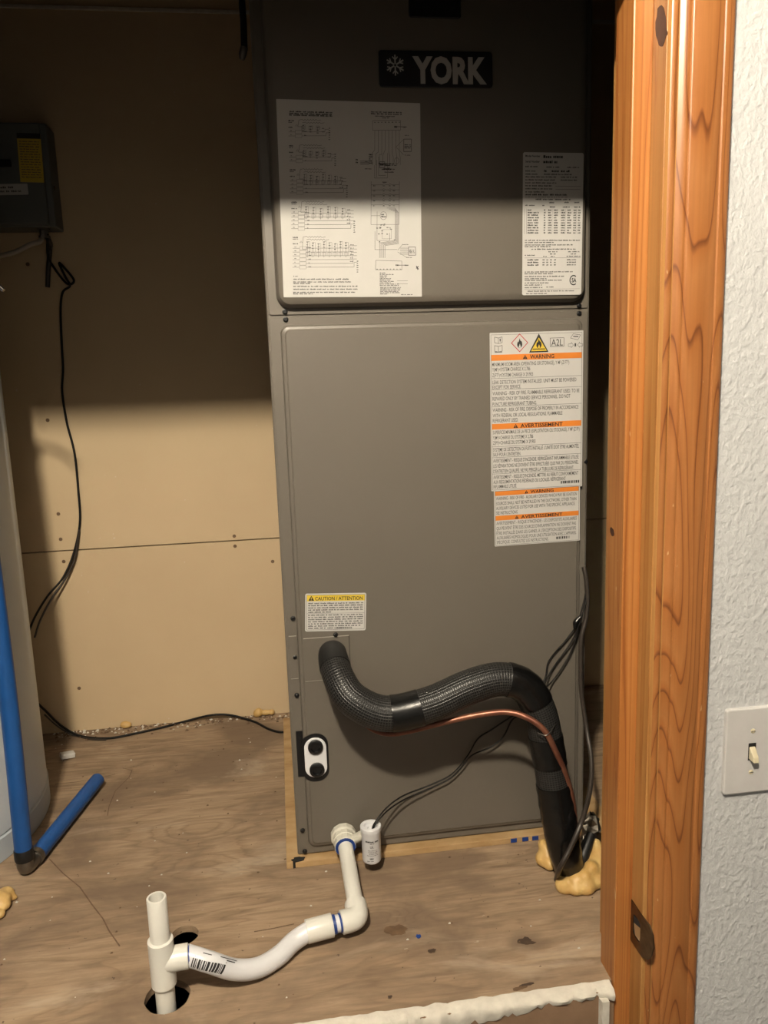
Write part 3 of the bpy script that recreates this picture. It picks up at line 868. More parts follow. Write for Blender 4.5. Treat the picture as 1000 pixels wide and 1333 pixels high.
for i in range(40):
    t0 = math.radians(50 + 260 * i / 40); t1 = math.radians(50 + 260 * (i + 1) / 40)
    sh.poly('ink', [(a + R_ * math.cos(t0), b - 1.18 * R_ * math.sin(t0)), (a + R_ * math.cos(t1), b - 1.18 * R_ * math.sin(t1)), (a + R_ * .78 * math.cos(t1), b - .92 * R_ * math.sin(t1)), (a + R_ * .78 * math.cos(t0), b - .92 * R_ * math.sin(t0))])
sh.text('ink', 'SA', a + R_ * .12, b + R_ * .48, R_ * .95, R_ * 1.15, .03, 'C')
sh.flush(rl)

# ---- wiring diagram sheet
sh = sheet_px((359.5, 129.0), (547.0, 134.5), (369.5, 387.0), YU)
wd = label_body(sh, 'wiring_diagram', 'paper_white', ah, .0008)
wd['label'] = 'large white sheet printed with wiring diagrams'
def dz(x, y):
    t_ = (y - 95) / 1165.0; l_ = 88 + 52 * t_; r_ = 940 + 15 * t_
    s_ = (x - l_) / (r_ - l_); tp = 86 + 29 * s_
    return (s_ * sh.W, (y - tp) / (1258 - tp) * sh.H)
def dl(pts, w=.0006, mat='ink_grey'): sh.line(mat, [dz(*p) for p in pts], w)
def dg(x0, x1, y, h=8, mat='ink_mid'):
    a0, b = dz(x0, y + h / 2); a1, _ = dz(x1, y); sh.greek(mat, a0, a1, b, h / 1165 * sh.H, rg)
for y in (157, 168, 177): dg(165, 415, y, 9, 'ink')
for y in (162, 172): dg(645, 828, y, 8, 'ink')
dg(670, 795, 186, 7); dg(712, 765, 196, 7)
for (x, y, w, h, cols) in ((160, 205, 235, 115, 3), (165, 350, 265, 120, 4), (170, 490, 330, 165, 6), (180, 680, 365, 185, 6), (190, 890, 375, 215, 8)):
    dg(x, x + 32, y + 4, 8, 'ink'); dg(x, x + 30, y + 14, 6); dg(x, x + 32, y + 42, 7, 'ink')
    nl = max(2, int((h - 55) / 24))
    for i in range(nl):                                     # feed terminals
        yy = y + 70 + i * 23
        dg(x + 10, x + 20, yy - 8, 5); dl([(x, yy), (x + 40, yy)]); dl([(x + 40, yy - 10), (x + 78, yy - 10), (x + 78, yy + 10), (x + 40, yy + 10), (x + 40, yy - 10)], .0004)
        xe = x + w - 10 - (nl - i) * 6
        dl([(x + 78, yy), (xe, yy), (xe, yy - 14 - 3 * i), (x + w, yy - 14 - 3 * i)])
        dg(x + 92, x + 106, yy - 4, 5)
        dg(x + w - 40, x + w - 18, yy - 20 - 3 * i, 5, 'ink')
    for i in range(6):
        dg(x + w, x + w + 9, y + h - 66 + i * 13, 7, 'ink_mid')
    for i in range(cols):                                   # relays / contactors
        xx = x + 85 + i * (w - 150) / max(1, cols - 1)
        y0, y1 = y + 10 + (i % 3) * 6, y + h * .58
        dl([(xx, y0 + 20), (xx, y1)]); dl([(xx, y0 + 20), (xx + 14, y0 + 20), (xx + 14, y1 - 10)], .0004)
        for j in range(3): dg(xx - 5, xx + 6, y0 + 22 + j * 16, 6)
        dl([(xx - 9, y1 - 30), (xx + 9, y1 - 30), (xx + 9, y1 - 8), (xx - 9, y1 - 8), (xx - 9, y1 - 30)], .0004)
    for i in range(2):                                      # heater coils
        yy = y + 2 + i * 16; xa = x + 60 + 20 * (i % 2)
        pts = [(xa, yy)]
        for j in range(12): pts.append((xa + 20 + j * 8, yy + (4 if j % 2 else -4)))
        pts.append((xa + 130, yy)); dl(pts)
    dl([(x + 60, y + 2), (x + 55, y + h * .35), (x + 85, y + h * .35)])
    dl([(x + 48, y + 26), (x + 40, y + 36), (x + 56, y + 36), (x + 48, y + 26)], .0004)
# right-hand diagram
dl([(655, 212), (822, 212), (822, 268), (655, 268), (655, 212)])
for i in range(8):
    x = 668 + i * 21; dg(x - 4, x + 5, 222, 6); dg(x - 3, x + 4, 284, 14)
    dl([(x, 268), (x, 380 + (i % 3) * 14), (x + (-14 if i < 4 else 6), 400 + i * 4), (x + (-14 if i < 4 else 6), 470)])
dg(785, 805, 248, 12, 'ink'); dl([(800, 248), (860, 250)], .001); dg(838, 860, 250, 8)
dl([(842, 320), (888, 320), (888, 392), (842, 392), (842, 320)], .001)
for y in (352, 361, 370): dg(847, 885, y, 6, 'ink')
dg(848, 880, 298, 5); dg(848, 882, 412, 5); dl([(795, 365), (842, 412)], .0005); dl([(795, 365), (842, 320)], .0005)
for i in range(5): dg(634, 654, 408 + i * 12, 9, 'ink')
for y in (446, 455, 463): dl([(582, y), (636, y)], .001)
dg(556, 570, 436, 10, 'ink'); dg(556, 570, 452, 10, 'ink'); dg(610, 632, 447, 6, 'ink'); dg(610, 650, 490, 6)
dl([(668, 470), (668, 545), (745, 545), (745, 400)]); dl([(680, 440), (680, 540)]); dl([(692, 420), (692, 530), (735, 530)])
dl([(698, 450), (728, 450), (728, 485), (698, 485), (698, 450)], .001); dg(703, 724, 465, 12, 'ink')
for i in range(14): dg(690 + rg.random() * 110, 700 + rg.random() * 110, 430 + rg.random() * 100, 7, 'ink')
dl([(800 + 14 * math.cos(a_ * PI / 6), 445 + 18 * math.sin(a_ * PI / 6)) for a_ in range(13)])
dl([(648, 565), (648, 820), (815, 820), (817, 565)])
dg(715, 748, 569, 7)
for i in range(5):
    y = 585 + i * 29.5
    dl([(648, y), (715, y), (722, y - 7), (735, y), (752, y), (760, y - 7), (770, y), (817, y)])
    dg(660, 672, y + 5, 6); dg(717, 730, y + 5, 6); dg(753, 765, y + 5, 6); dg(778, 790, y + 5, 6)
dl([(722 + 20 * math.cos(a_ * PI / 6), 767 + 24 * math.sin(a_ * PI / 6)) for a_ in range(13)]); dg(708, 738, 760, 9, 'ink'); dg(708, 738, 772, 9, 'ink')
for i in range(5): dl([(742 + 12 * i, 722 + 6 * i), (792 + 5 * i, 722 + 6 * i), (792 + 5 * i, 915 + 5 * i), (700 + 8 * i, 930 + 4 * i), (700 + 8 * i, 1020)])
dl([(684, 742), (684, 915), (760, 915), (760, 870)]); dl([(672, 860), (672, 970), (805, 970)]); dl([(648, 767), (700, 767)])
for i in range(16): 
    x = 670 + rg.random() * 120; dg(x, x + 10, 815 + rg.random() * 110, 7)
dl([(715, 850), (770, 850), (770, 905), (715, 905), (715, 850)], .0004)
for i in range(7): dg(686 + 23 * i, 692 + 23 * i, 1022, 13)
dl([(678, 1035), (833, 1040), (834, 1093), (676, 1092), (678, 1035)])
for i in range(8): dg(682 + 20 * i, 690 + 20 * i, 1088, 5)
dg(797, 815, 1064, 10, 'ink'); dl([(815, 1065), (875, 1065)], .001); dg(850, 872, 1065, 8)
dl([(873, 955), (915, 955), (917, 1005), (873, 1005), (873, 955)], .001)
for y in (973, 981, 989): dg(878, 912, y, 6, 'ink')
for i in range(7): dl([(822, 958 + i * 7), (872, 958 + i * 7)], .0004)
dg(835, 872, 940, 5); dg(860, 895, 1018, 5); dl([(808, 985), (860, 1017)], .0005); dl([(808, 975), (835, 942)], .0005)
dg(195, 220, 1129, 6)
for y, x1 in ((1147, 530), (1164, 540), (1173, 300), (1191, 572), (1209, 572), (1228, 562), (1237, 312)): dg(195, x1, y, 8)
for i, x1 in enumerate((735, 790, 745, 740, 770, 770, 790, 768, 815, 818)): dg(702, x1, 1112 + 8.4 * i, 6)
for y in (1160, 1178): dl([(805, y), (870, y)], .0005)
for i, x1 in enumerate((830, 825, 828, 815, 825, 750)): dg(705, x1, 1200 + 8 * i, 6)
dg(830, 905, 1244, 6); dl([(920, 1072), (934, 1090)], .0012, 'ink'); dl([(934, 1072), (920, 1085)], .0012, 'ink'); dl([(922, 1070), (930, 1094)], .0012, 'ink')
sh.flush(wd)

# ================================================================== BASE BOARD, DRAIN
bb = box('base_board', (-.030, -.020, 0.0), (.60, .60, .0120), 'osb_board', None, .001)
tag(bb, 'pale wooden base board under the air handler', 'board')

drain = thing('drain_pipe', (-.2065, -.300, 0), 'white plastic drain pipe with bends, tee and standpipe in front of the air handler', 'pipe')
oc = at(448, 1095, y=-.028)
ax = Vector((.02, -1, -.06)).normalized()
pb = Vector((oc.x, -.012, oc.z + .004))
MB().lathe([(.0235, 0), (.0235, .010), (.0205, .012), (.0205, .022), (.0195, .023), (.0195, .036), (.0182, .037)], pb, ax, 12).build('threaded_adapter', 'pvc_cream', drain, smooth=20)
pe = at(466, 1195, z=.030)
a0 = pb + ax * .030
dirp = (pe - a0).normalized()
MB().lathe([(.0180, 0), (.0180, .003)], pb + ax * .0355, ax, 24).build('primer_ring', 'primer_blue', drain, smooth=40)
MB().tube([a0, pe], .0134, 20, smooth=False).build('pipe', 'pvc', drain, smooth=40)
cp = [at(433, 1204, z=.029), at(399, 1213, z=.027)]
dl_ = (cp[1] - cp[0]).normalized()
# elbow
back = -dirp
c1 = pe + back * .026; c2 = pe + (cp[0] - pe).normalized() * .026
tw = (cp[0] - pe).normalized(); c2 = pe + tw * .028; c1 = pe + back * .030
bez = [pe + back * .011 * (1 - q) ** 2 + tw * .011 * q ** 2 for q in [i / 6 for i in range(7)]]
MB().tube([c1, c1 - back * .001, pe + back * .0125] + bez + [pe + tw * .0125, c2 - tw * .001, c2], [.0168, .0180, .0180] + [.0176] * 7 + [.0180, .0180, .0168], 24, smooth=False).build('elbow', 'pvc', drain, smooth=35)
MB().tube([c2 - (c2 - pe) * .1, cp[0] + dl_ * .01], .0134, 20, smooth=False).build('pipe', 'pvc_white', drain, smooth=40)
dd = (cp[0] - pe).normalized()
MB().lathe([(.0146, 0), (.0146, .004)], c2 - dd * .001, dd, 20).build('primer_ring', 'primer_blue', drain, smooth=40)
MB().lathe([(.0146, 0), (.0146, .006)], cp[0] - dl_ * .005, dl_, 20).build('primer_ring', 'primer_blue', drain, smooth=40)
MB().tube([cp[0], cp[1]], .0178, 24, smooth=False).build('coupling', 'pvc', drain, .0008, smooth=40)
TA = Vector((-.2065, -.300, 0)); TZ = at(240, 1243, y=-.300).z
te = at(246, 1244, y=-.297)
hose = [te + Vector((-.006, 0, .001)), te, at(275, 1253, z=.058), at(305, 1262, z=.034), at(335, 1260, z=.020), at(362, 1245, z=.017), at(382, 1226, z=.020), cp[1] - dl_ * .004 + dl_ * .0, cp[1] - dl_ * .012]
MB().tube(hose, .0146, 22, 8).build('bent_pipe', 'pvc_white', drain, smooth=45)
# barcode on the bent pipe
hz = (at(262, 1249, z=.066), at(283, 1255, z=.052))
# tee + standpipe
ztop = at(210, 1168, y=-.300).z
tz0, tz1 = at(210, 1281, y=-.300).z, at(210, 1222, y=-.300).z
tee = MB().lathe([(.0150, 0), (.0176, .001), (.0178, (tz1 - tz0) - .001), (.0150, tz1 - tz0)], (TA.x, TA.y, tz0), (0, 0, 1), 28)
bdir = (te + Vector((.002, 0, 0)) - Vector((TA.x, TA.y, te.z))).normalized()
tee.lathe([(.0172, 0), (.0172, (te - Vector((TA.x, TA.y, te.z))).length - .001), (.0150, (te - Vector((TA.x, TA.y, te.z))).length)], (TA.x, TA.y, te.z), bdir, 28)
tee.build('tee', 'pvc', drain, smooth=35)
MB().lathe([(.0152, 0), (.0152, .003)], te - bdir * .0015, bdir, 24).build('primer_ring', 'primer_blue', drain, smooth=40)
MB().lathe([(.0137, 0), (.0137, tz0 + .085)], (TA.x, TA.y, -.08), (0, 0, 1), 24).build('pipe', 'pvc', drain, smooth=40)
MB().lathe([(.0137, 0), (.0137, ztop - tz1 + .008), (.0131, ztop - tz1 + .009), (.0105, ztop - tz1 + .009), (.0103, ztop - tz1 - .03), (.0005, ztop - tz1 - .03)], (TA.x, TA.y, tz1 - .008), (0, 0, 1), 28).build('standpipe', 'pvc', drain, smooth=35)
# barcode sticker printed along the bent pipe: short ribbons wrapped on its surface
def hose_frame(q):
    n = len(hose) - 1; i = min(int(q * n), n - 1); f = q * n - i
    p0 = hose[i - 1] if i else hose[0] * 2 - hose[1]; p1, p2 = hose[i], hose[i + 1]; p3 = hose[i + 2] if i + 2 <= n else p2 * 2 - p1
    p = .5 * ((2 * p1) + (p2 - p0) * f + (2 * p0 - 5 * p1 + 4 * p2 - p3) * f * f + (3 * p1 - p0 - 3 * p2 + p3) * f ** 3)
    d = .5 * ((p2 - p0) + 2 * (2 * p0 - 5 * p1 + 4 * p2 - p3) * f + 3 * (3 * p1 - p0 - 3 * p2 + p3) * f * f)
    return p, d.normalized()
def on_hose(q, ang, lift=.0003):
    p, d = hose_frame(q); side = d.cross(Vector((0, 0, 1))).normalized(); up = side.cross(d)
    return p + (side * math.cos(ang) + up * math.sin(ang)) * (.0146 + lift)
mb = MB(); q = .165; rb = random.Random(11)
while q < .30:
    w_ = rb.choice((.0035, .006, .009)); A = [math.radians(x) for x in (-12, 6, 24, 40)]
    vs = [on_hose(q, x) for x in A] + [on_hose(q + w_, x) for x in A]
    mb.add(vs, [(i, i + 1, i + 5, i + 4) for i in range(3)]); q += w_ + rb.choice((.003, .005))
for (q0, q1, a0_, a1_) in ((.30, .345, 60, 66), (.27, .36, 74, 79), (.20, .235, 74, 79), (.17, .30, 48, 52)):
    vs = [on_hose(q0, math.radians(a0_)), on_hose(q1, math.radians(a0_)), on_hose(q1, math.radians(a1_)), on_hose(q0, math.radians(a1_))]
    mb.add(vs, [(0, 1, 2, 3)])
mb.build('barcode', 'ink', drain)

# float switch
fy_ = -.060
ft, fb = at(482.5, 1074, y=fy_), at(482.5, 1119, y=fy_)
fs = thing('float_switch', (ft.x, fy_, fb.z), 'white cylindrical drain float switch with black wire and small print', 'float switch')
Hf = ft.z - fb.z
MB().lathe([(.0150, 0), (.0165, .0015), (.0170, .004), (.0172, Hf - .012), (.0182, Hf - .010), (.0188, Hf - .006), (.0188, Hf - .001), (.0180, Hf), (.0125, Hf), (.0115, Hf - .005), (.0060, Hf - .005), (.0050, Hf - .008), (.0005, Hf - .008)], (ft.x, fy_, fb.z), (0, 0, 1), 32).build('float_body', 'pvc_white', fs, smooth=35)
nip = MB().tube([pb + ax * .024 + Vector((.012, 0, .002)), Vector((ft.x - .012, fy_ + .006, ft.z - .020))], .0085, 14, smooth=False); nip.build('float_nipple', 'pvc_cream', fs, smooth=40)
sh = Sheet((0, 0, 0), (1, 0, 0), (0, 0, -1), (0, -1, 0)); sh.W = .03; sh.H = Hf
Rf = .0173
sh.p = lambda a, b, lift=0.0: Vector((ft.x, fy_, ft.z)) + Vector((math.sin(a / Rf) * (Rf + lift), -math.cos(a / Rf) * (Rf + lift), -b))
def fg(a0, a1, b, h, mat='ink_mid'): sh.greek(mat, a0, a1, b, h, rg)
fg(-.012, .011, .0235, .0030, 'ink'); fg(-.004, .006, .0265, .0016); sh.text('ink', 'UL', -.004, .0340, .0042, .006, .02)
for i, (a0_, a1_) in enumerate(((-.008, .009), (-.008, .009), (-.006, .009), (-.010, .010))): fg(a0_, a1_, .0395 + .0032 * i, .0012)
fg(-.005, .005, .0560, .0028, 'ink'); fg(-.010, .002, .0600, .0014)
sh.flush(fs, 'print')

# ================================================================== REFRIGERANT LINES
lp_pts = [(433, 850, -.004), (434, 858, -.045), (441, 882, -.088), (460, 911, -.115), (503, 929, -.128), (560, 917, -.130), (612, 894, -.130), (652, 884, -.131), (684, 894, -.134), (703, 926, -.138), (712, 968, -.142), (719, 1012, -.145), (727, 1062, -.149), (736, 1108, -.152)]
LP = [at(u, v, y=y) for u, v, y in lp_pts]
LP.append(at(743, 1142, z=.0)); LP.append(LP[-1] + Vector((.004, -.004, -.06)))
LR = [.0235, .0245, .0262, .0280, .0293, .0293, .0288, .0280, .0272, .0278, .0275, .0275, .0285, .0270, .0230, .020]
ls = thing('suction_line', LP[0], 'thick black insulated refrigerant line curving across the air handler front into the floor', 'pipe')
MB().tube(LP, LR, 28, 8).build('braided_insulation', 'braided_sleeve', ls, smooth=60)


def wrap(name, i0, i1, extra, mat='black_tape', ripple=0.0):
    """tape band over the stretch i0..i1 (in control-point units)"""
    pts, rs = [], []
    N = max(4, int((i1 - i0) * 8)); n = len(LP) - 1
    for k_ in range(N + 1):
        q = i0 + (i1 - i0) * k_ / N; i = min(int(q), n - 1); f = q - i
        p0 = LP[i - 1] if i else LP[0] * 2 - LP[1]; p1, p2 = LP[i], LP[i + 1]; p3 = LP[i + 2] if i + 2 <= n else p2 * 2 - p1
        pts.append(.5 * ((2 * p1) + (p2 - p0) * f + (2 * p0 - 5 * p1 + 4 * p2 - p3) * f * f + (3 * p1 - p0 - 3 * p2 + p3) * f ** 3))
        rs.append(LR[i] + (LR[i + 1] - LR[i]) * f + extra * (1 + ripple * math.sin(k_ * 2.1)))
    return MB().tube(pts, rs, 28, smooth=False).build(name, mat, ls, smooth=50)


wrap('end_cuff', 0.0, 1.55, .0012, 'black_rubber')
wrap('tape_band', 4.12, 4.78, .0012)
wrap('tape_band', 7.25, 8.7, .0012, ripple=.3)
wrap('tape_band', 9.75, 10.6, .0014, ripple=.3)
wrap('tape_band', 11.15, 12.6, .0016, ripple=.4)
wrap('tape_band', 12.55, 14.6, .0010, ripple=.3)

cpts = [at(455, 905, y=-.075), at(466, 928, y=-.080), at(482, 947, y=-.095), at(506, 955, y=-.112), at(535, 951, y=-.124), at(575, 941, y=-.132), at(620, 931, y=-.140), at(660, 927, y=-.150), at(688, 935, y=-.164), at(709, 951, y=-.175), at(722, 975, y=-.173), at(735, 1005, y=-.165), at(745, 1040, y=-.160), at(749, 1080, y=-.155), at(750, 1110, y=-.152), at(748, 1140, z=0), at(748, 1140, z=0) + Vector((0, 0, -.05))]
lq = thing('liquid_line', cpts[0], 'thin bare copper refrigerant tube running below the black insulated line', 'pipe')
MB().tube(cpts, .0050, 14, 8).build('copper_tube', 'copper', lq, smooth=60)
MB().tube(cpts[1:6], .0063, 12, 8).build('clear_strap', 'black_rubber', lq, smooth=60) if False else None
tb = [at(700, 954, y=-.172), at(712, 957, y=-.183), at(722, 945, y=-.168), at(727, 938, y=-.145)]
tie = MB().tube(tb, .0008, 6, 6).build('wire_tie', 'dull_steel', lq, smooth=60)

# expanding foam
def foam(name, balls, vox, label, mat='spray_foam', disp=.0, group=None):
    bm = bmesh.new()
    for (c, r) in balls:
        rr = r if isinstance(r, tuple) else (r, r, r)
        bmesh.ops.create_icosphere(bm, subdivisions=3, radius=1.0, matrix=Matrix.Translation(c) @ Matrix.Diagonal((rr[0], rr[1], rr[2], 1)))
    me = bpy.data.meshes.new(name); bm.to_mesh(me); bm.free()
    ob = bpy.data.objects.new('tmp', me); C.objects.link(ob)
    md = ob.modifiers.new('r', 'REMESH'); md.mode = 'VOXEL'; md.voxel_size = vox
    sm = ob.modifiers.new('s', 'SMOOTH'); sm.iterations = 5; sm.factor = .6
    dg_ = bpy.context.evaluated_depsgraph_get()
    m2 = bpy.data.meshes.new_from_object(ob.evaluated_get(dg_)); m2.name = name
    bpy.data.objects.remove(ob)
    vs = [v.co.copy() for v in m2.vertices]
    c = Vector((sum(p.x for p in vs) / len(vs), sum(p.y for p in vs) / len(vs), min(p.z for p in vs)))
    for v in m2.vertices: v.co -= c
    for p in m2.polygons: p.use_smooth = True
    m2.materials.clear(); m2.materials.append(M[mat])
    o = link(name, m2, c)
    return tag(o, label, 'foam', group)


G = 'blobs of spray foam'
rf = random.Random(2)
balls = []
for (u, v, z, r) in ((735, 1152, .010, .014), (748, 1154, .010, .016), (762, 1152, .011, .016), (774, 1145, .012, .016), (776, 1130, .018, .017), (768, 1118, .028, .016), (780, 1112, .032, .016), (770, 1130, .030, .012), (752, 1144, .022, .012), (762, 1138, .028, .010), (740, 1148, .022, .008), (786, 1130, .02, .02), (776, 1100, .042, .011)):
    p = at(u, v, z=z); balls.append((p, (r * rf.uniform(.9, 1.2), r * 1.2, r * rf.uniform(.8, 1.1))))
foam('foam_blob', balls, .0035, 'lumpy yellow spray foam at the floor opening, right of the black line', group=G)
balls = [(at(u, v, z=z), (r, r * 1.2, r)) for u, v, z, r in ((707, 1118, .012, .014), (712, 1108, .024, .014), (708, 1100, .032, .011), (715, 1124, .012, .012))]
foam('foam_blob', balls, .0035, 'small yellow spray foam lump left of where the black line enters the floor', group=G)
b1 = [(at(337, 920, z=.012) + Vector((0, 0, 0)), .012), (at(335, 924, z=.010), .011), (at(346, 923, z=.010), (.012, .008, .008)), (at(354, 921, z=.010), (.008, .008, .008))]
b1 = [(Vector((c.x, min(c.y, YB - .011), c.z)), r) for c, r in b1]
foam('foam_blob', b1, .0025, 'two-lobed yellow foam blob at the wall foot beside the air handler', group=G)
c_ = at(163, 943, z=.010); foam('foam_blob', [(Vector((c_.x, YB - .010, .010)), (.013, .010, .010)), (Vector((c_.x + .008, YB - .010, .009)), (.009, .009, .008))], .0025, 'small round foam blob at the back wall foot', group=G)
b2 = [(at(u, v, z=z), r) for u, v, z, r in ((-6, 1172, .014, (.026, .02, .016)), (8, 1163, .014, (.014, .012, .012)), (2, 1178, .010, (.016, .014, .010)), (16, 1168, .007, (.010, .006, .006)), (-2, 1190, .008, (.012, .010, .008)))]
foam('foam_blob', b2, .003, 'torn yellow foam scrap on the floor in front of the water heater', group=G)

# ================================================================== CABLES
def cable(name, pts, r, mat, label, group=None, n=8, seg=8):
    o = MB().tube(pts, r, n, seg).build(name, mat, None, smooth=60)
    return tag(o, label, 'cable', group)


cable('control_cable', [at(760, 738, y=-.006), at(763, 752, y=-.010), at(765, 780, y=-.014), at(763, 805, y=-.016), at(757, 830, y=-.020), at(756, 860, y=-.024), at(757, 900, y=-.030), at(764, 950, y=-.045), at(770, 990, y=-.080), at(768, 1030, y=-.125), at(757, 1070, y=-.182), at(742, 1105, y=-.196), at(729, 1130, y=-.196), at(724, 1145, z=.004)], .0042, 'wire_brown', 'brown control cable hanging down the right side of the air handler to the foam')
GW = 'thin black float switch wires'
kn = at(752, 812, y=-.020)
cable('float_wire', [at(761, 745, y=-.004), at(763, 770, y=-.012), at(757, 795, y=-.018), kn, at(738, 832, y=-.018), at(715, 860, y=-.016), at(710, 882, y=-.020), at(698, 905, y=-.034), at(680, 926, y=-.034), at(664, 934, y=-.022), at(640, 950, y=-.020), at(622, 962, y=-.020), at(608, 985, y=-.020), at(588, 1008, y=-.020), at(560, 1022, y=-.022), at(525, 1036, y=-.030), at(503, 1052, y=-.045), at(488, 1071, y=fy_), at(484, 1082, y=fy_)], .0014, 'wire_black', 'thin black wire from the cabinet side down to the white float switch, upper strand', GW, 6)
cable('float_wire', [at(762, 752, y=-.008), at(764, 775, y=-.014), at(760, 795, y=-.020), kn + Vector((.003, -.003, .002)), at(744, 836, y=-.020), at(724, 864, y=-.018), at(714, 880, y=-.022), at(705, 900, y=-.038), at(690, 926, y=-.038), at(668, 936, y=-.024), at(656, 958, y=-.024), at(640, 972, y=-.024), at(615, 983, y=-.024), at(600, 1000, y=-.024), at(585, 1014, y=-.024), at(560, 1026, y=-.026), at(528, 1040, y=-.034), at(505, 1055, y=-.048), at(489, 1073, y=fy_ - .004), at(485, 1083, y=fy_ - .003)], .0014, 'wire_black', 'thin black wire from the cabinet side down to the white float switch, lower strand', GW, 6)
cable('spare_wire', [kn + Vector((0, -.004, 0)), at(750, 830, y=-.022), at(742, 852, y=-.020), at(728, 875, y=-.020), at(718, 888, y=-.022), at(708, 898, y=-.050)], .0014, 'wire_black', 'loose black wire end looping down behind the bend of the insulated line', None, 6)
b = at(750, 810, y=-.022)
cn = MB().tube([at(756, 803, y=-.022), b, at(749, 818, y=-.024)], [.0035, .0055, .0035], 10, 5).build('wire_nut', 'black_tape', None, smooth=60); tag(cn, 'black taped wire splice on the cabinet edge', 'wire splice')

Yw = YB - .005
cable('wall_cable', [at(62, 305, y=Yw - .05), at(62, 330, y=Yw - .02), at(68, 345, y=Yw), at(87, 369, y=Yw), at(96, 364, y=Yw), at(77, 342, y=Yw), at(85, 360, y=Yw), at(91, 372, y=Yw), at(82, 380, y=Yw), at(79, 400, y=Yw), at(80, 440, y=Yw), at(82, 480, y=Yw), at(81, 510, y=Yw), at(87, 550, y=Yw), at(97, 590, y=Yw), at(102, 640, y=Yw), at(104, 680, y=Yw), at(96, 720, y=Yw), at(82, 752, y=Yw - .01), at(62, 776, y=Yw - .03), at(45, 804, y=Yw - .06), at(35, 830, y=Yw - .07)], .0028, 'wire_black', 'thin black cable running down the tan back wall beside the water heater', None, 8)
cable('wall_cable', [at(103, 690, y=Yw - .006), at(98, 725, y=Yw - .006), at(86, 752, y=Yw - .012), at(68, 778, y=Yw - .03), at(53, 806, y=Yw - .05), at(45, 830, y=Yw - .06)], .0026, 'wire_brown', 'second cable strand splitting off low on the back wall beside the water heater', None, 8)
cable('floor_cable', [at(45, 912, y=Yw - .05), at(58, 924, y=Yw - .03), at(80, 945, y=Yw - .02), at(105, 958, z=.003), at(140, 961, z=.003), at(175, 955, z=.003), at(215, 946, z=.003), at(245, 938, z=.004), at(275, 931, y=Yw - .01), at(300, 931, y=Yw - .012), at(330, 939, z=.003), at(350, 949, z=.003), at(366, 953, z=.003), at(380, 951, z=.003)], .0030, 'wire_black', 'thin black cable lying across the plywood floor along the back wall')
cable('floor_cable', [at(58, 930, y=Yw - .04), at(75, 945, y=Yw - .03), at(95, 957, z=.0025), at(118, 962, z=.0025), at(138, 963, z=.0025)], .0024, 'wire_brown', 'short second cable strand on the floor by the water heater')

# bent conduit with metal glints near the ceiling, left of the air handler
pts = [at(314, -60, y=.10), at(315, 0, y=.10), at(317, 30, y=.10), at(318, 62, y=.10), at(315, 78, y=.10)]
cb = thing('hanging_cable', pts[-1], 'dark cable with metal end hanging beside the top of the air handler', 'cable')
MB().tube(pts[:-1], .0055, 10, 6).build('cable_jacket', 'wire_black', cb, smooth=60)
MB().tube([pts[3], pts[3] + Vector((-.003, 0, -.010)), pts[4]], [.0065, .0065, .004], 10, 4).build('cable_end', 'dull_steel', cb, smooth=60)

# foil tape scrap and black stub behind the line's foot
fo = MB()
fp = [at(768, 1062, y=-.06), at(772, 1075, y=-.08), at(765, 1090, y=-.09), at(770, 1100, y=-.10), at(762, 1112, y=-.11)]
fo.tube(fp, [.010, .017, .011, .015, .007], 9, 4)
for i, v in enumerate(fo.v): fo.v[i] = v + Vector((noise.noise(v * 160), noise.noise(v * 160 + Vector((5, 0, 0))), noise.noise(v * 160 + Vector((0, 7, 0))))) * .010
tag(fo.build('foil_wrap', 'foil', None), 'crumpled metallic tape behind the foot of the black insulated line', 'tape')
tag(MB().tube([at(770, 1085, y=-.115), at(764, 1100, y=-.125), at(758, 1118, y=-.135), at(755, 1135, z=.006)], [.007, .010, .012, .012], 12, 5).build('cable_stub', 'black_rubber', None, smooth=60), 'short black sleeve stub standing in the yellow foam', 'sleeve')

# ================================================================== WATER HEATER
HC = Vector((-.845, .245, 0)); HR = .318
wh = thing('water_heater', HC, 'grey cylindrical water heater tank standing at the left of the closet', 'water heater')
MB().lathe([(HR - .004, .050), (HR, .052), (HR, 1.25), (HR - .01, 1.275), (HR - .05, 1.29), (.02, 1.30)], HC, (0, 0, 1), 72).build('tank_jacket', 'tank_paint', wh, smooth=40)
MB().lathe([(HR - .004, 0), (HR + .002, .002), (HR + .002, .046), (HR - .003, .050)], HC, (0, 0, 1), 72).build('base_ring', 'tank_band', wh, smooth=40)
q = at(53.5, 1078, y=.12); d = (Vector((q.x, q.y, 0)) - HC); d.z = 0; d.normalize()
MB().lathe([(.0055, 0), (.0055, .002), (.003, .0035)], HC + d * (HR + .001) + Vector((0, 0, .026)), d, 12).build('screw', 'chrome', wh, smooth=40)
mb = MB(); A = [math.radians(x) for x in range(-44, -17, 3)]      # wrap-around sticker
zs = (.285, .45)
mb.add([HC + Vector((math.cos(a) * (HR + .0006), math.sin(a) * (HR + .0006), z)) for z in zs for a in A], [(i, i + 1, len(A) + i + 1, len(A) + i) for i in range(len(A) - 1)]).build('sticker', 'label_white', wh, smooth=60)
